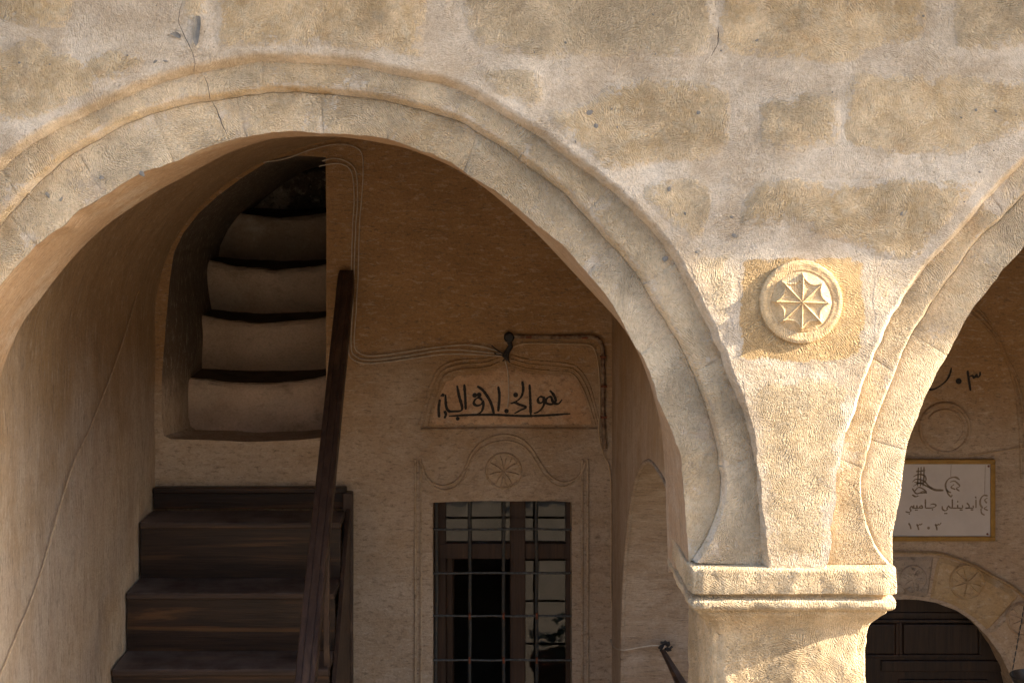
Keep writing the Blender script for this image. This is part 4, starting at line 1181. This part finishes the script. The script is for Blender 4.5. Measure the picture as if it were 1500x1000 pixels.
# ------------------------------------------------------------------ sign in a gilt frame
cv6 = lambda x, y: bw(1270 + x / 6.52, 660 + y / 6.52)
sgx0, sgz1 = cv6(-560, 74); sgx1, sgz0 = cv6(1208, 850)
sign = empty('wall_sign', 'white marble sign with brown script in a gilt frame above the arched door', 'sign', ((sgx0 + sgx1) / 2, YB, sgz0))
fw = .024
o = MB(); o.box(sgx0 + fw * .5, sgx1 - fw * .5, YB - .020, YB + .006, sgz0 + fw * .5, sgz1 - fw * .5); plate = o.build('sign_plate', M['marble'], sign)
o = MB()
for (a0, a1, b0, b1) in ((sgx0, sgx1, sgz1 - fw, sgz1), (sgx0, sgx1, sgz0, sgz0 + fw), (sgx0, sgx0 + fw, sgz0 + fw, sgz1 - fw), (sgx1 - fw, sgx1, sgz0 + fw, sgz1 - fw)):
    o.bbox(a0, a1, YB - .032, YB + .004, b0, b1, .004)
o.build('sign_frame', M['gold'], sign)
txt = [[(1027, 455), (1027, 536)], ([(1030, 434), (1020, 428), (1022, 440), (1034, 440)], .6),
       [(1000, 512), (1000, 536), (975, 537), (928, 537)], [(940, 488), (962, 515), (955, 537), (925, 538)], ([(982, 553)], .9), ([(996, 553)], .9),
       [(897, 508), (897, 536), (860, 537), (800, 537), (776, 530), (766, 512)], [(852, 506), (852, 537)], ([(853, 476)], .9), [(802, 452), (802, 537)], [(768, 512), (752, 536), (752, 554), (728, 562), (708, 546), (706, 518)], ([(732, 588)], .9), ([(748, 588)], .9), ([(878, 555)], .9), ([(893, 555)], .9),
       [(592, 506), (620, 498), (648, 512), (622, 532), (585, 537), (545, 537)], ([(612, 552)], .9), [(545, 452), (545, 537)],
       [(520, 537), (508, 512), (490, 526), (498, 537), (520, 537)], [(498, 537), (462, 537), (430, 537), (412, 520), (398, 545), (408, 562), (385, 578), (355, 570)], [(464, 510), (464, 537)], [(434, 510), (434, 537)], ([(452, 556)], .8), ([(466, 556)], .8), ([(392, 592)], .8),
       [(385, 680), (400, 705), (408, 738)], [(462, 690), (474, 715), (482, 745)], [(464, 694), (480, 702), (492, 690), (500, 698), (516, 682)], ([(575, 727)], 1.6), [(638, 690), (650, 716), (656, 748)], [(640, 692), (658, 702), (668, 688), (678, 698), (696, 676)],
       # emblem: interlaced loops with a long swash
       [(480, 150), (474, 260), (470, 330)], [(505, 146), (500, 260), (498, 330)], [(532, 142), (530, 250), (522, 330)], [(455, 190), (500, 186), (545, 178)], [(430, 240), (480, 216), (540, 232), (548, 280), (500, 300), (440, 290)],
       [(420, 290), (460, 262), (530, 280), (580, 330), (640, 360), (718, 364)], [(430, 330), (490, 300), (560, 330), (640, 370), (718, 372)], [(420, 350), (460, 400), (520, 380), (560, 395)], [(440, 380), (480, 340), (530, 360), (550, 390), (480, 395)], [(420, 410), (450, 428), (480, 420)],
       # two crescent ornaments
       ([(872, 268), (830, 244), (770, 258), (738, 310), (750, 370), (790, 392)], 1.3), [(780, 290), (820, 280), (850, 300), (872, 330), (840, 350), (870, 376)], [(820, 310), (790, 340), (830, 360)], [(750, 360), (760, 400), (790, 430), (800, 410)],
       ([(1140, 420), (1100, 418), (1072, 450), (1068, 500), (1090, 540)], 1.3), [(1138, 440), (1110, 460), (1130, 490)], [(1075, 540), (1080, 585), (1110, 604)], [(1135, 520), (1105, 540), (1140, 560)],
       ([(792, 126), (788, 180), (787, 240)], .3), ([(1116, 128), (1112, 280), (1110, 410)], .3)]
i_ar = [i for i, q in enumerate(txt) if not isinstance(q, tuple) and q[0] == (385, 680)][0]
i_em = [i for i, q in enumerate(txt) if not isinstance(q, tuple) and q[0] == (480, 150)][0]
i_cr = [i for i, q in enumerate(txt) if isinstance(q, tuple) and q[0][0] == (872, 268)][0]
for nm_, part_ in (('lettering', txt[:12 + 5]), ('lettering', txt[17:i_ar]), *[('numeral', txt[i_ar + a_:i_ar + b_]) for a_, b_ in ((0, 1), (1, 3), (3, 4), (4, 6))], ('emblem', txt[i_em:i_cr]), ('crescent', txt[i_cr:i_cr + 4]), ('crescent', txt[i_cr + 4:-2]), ('hairline', txt[-2:-1]), ('hairline', txt[-1:])):
    mb = MB(); strokes(mb, part_, cv6, .0068, lambda x, z: YB - .020, .0015); mb.build(nm_, M['engrave'], sign)
for (x, y) in ((1148, 140), (1136, 785)):
    px_, pz_ = cv6(x, y); o = MB(); o.lathe([(0, .026), (.005, .025), (.006, .02)], (px_, YB, pz_), 10, 'y'); o.build('screw', M['rust'], sign, True)

# ------------------------------------------------------------------ hanging oil lamp in the right bay
YH = 1.9
lx, lz = W(1512, 992, YH)
lamp = empty('hanging_lamp', 'small dark bronze bowl lamp hanging on thin chains before the arched door', 'lamp', (lx, YH, lz))
rl = .092
o = MB(); o.lathe([(.001, -.075), (.03, -.072), (.06, -.05), (.082, -.02), (rl, .0), (rl + .004, .006), (rl - .003, .010), (.078, -.012), (.05, -.045), (.001, -.06)], (lx, YH, lz), 28); o.build('bowl', M['bronze'], lamp, True)
top = Vector((lx + .02, YH, lz + .62))
for k in range(3):
    t = R(178 + 120 * k); p0 = Vector((lx + rl * math.cos(t), YH + rl * math.sin(t), lz + .004))
    pts = [p0.lerp(top, q) for q in np.linspace(0, 1, 22)]
    o = MB()
    for i in range(21):
        o.tube([pts[i].lerp(pts[i + 1], .05), pts[i].lerp(pts[i + 1], .5), pts[i].lerp(pts[i + 1], .95)], [.0018, .0038, .0018], 5)
    o.build('chain', M['iron'], lamp)
o = MB(); o.tube([top, (top.x, YH, 3.66)], .003, 6); o.build('hanger', M['iron'], lamp)

# ------------------------------------------------------------------ potted plant inside the arch, seen mirrored in the right pane
pz = -.75
bl = MB(); bl.bbox(.30, .66, .72, 1.08, pz, pz + .52, .012)
tag(bl.build('stone_block', M['carved']), 'squared stone block at the foot of the pier carrying a pot', 'block')
pot = empty('potted_plant', 'leafy green plant in a terracotta pot, mirrored in the right window pane', 'plant', (.48, .9, pz + .52))
o = MB(); o.lathe([(.001, 0), (.10, 0), (.13, .14), (.155, .30), (.17, .30), (.175, .36), (.155, .36), (.145, .31), (.001, .30)], (.48, .9, pz + .52), 28); o.build('pot', M['terracotta'], pot, True)
o = MB(); rng = random.Random(8)
for k in range(90):
    a0 = rng.uniform(0, 6.28); rr = rng.uniform(.02, .15); hz = pz + .84 + rng.uniform(0, .30) * (1 - rr / .3)
    c = Vector((.48 + rr * math.cos(a0), .9 + rr * math.sin(a0), hz)); d = Vector((math.cos(a0), math.sin(a0), rng.uniform(-.3, .9))).normalized(); s_ = d.cross(Vector((0, 0, 1))).normalized()
    l_ = rng.uniform(.05, .09); w_ = l_ * .32
    o.add([c, c + d * l_ * .5 + s_ * w_, c + d * l_, c + d * l_ * .5 - s_ * w_], [(0, 1, 2, 3)])
o.build('foliage', M['leaf'], pot)
for ob in pot.children: pass
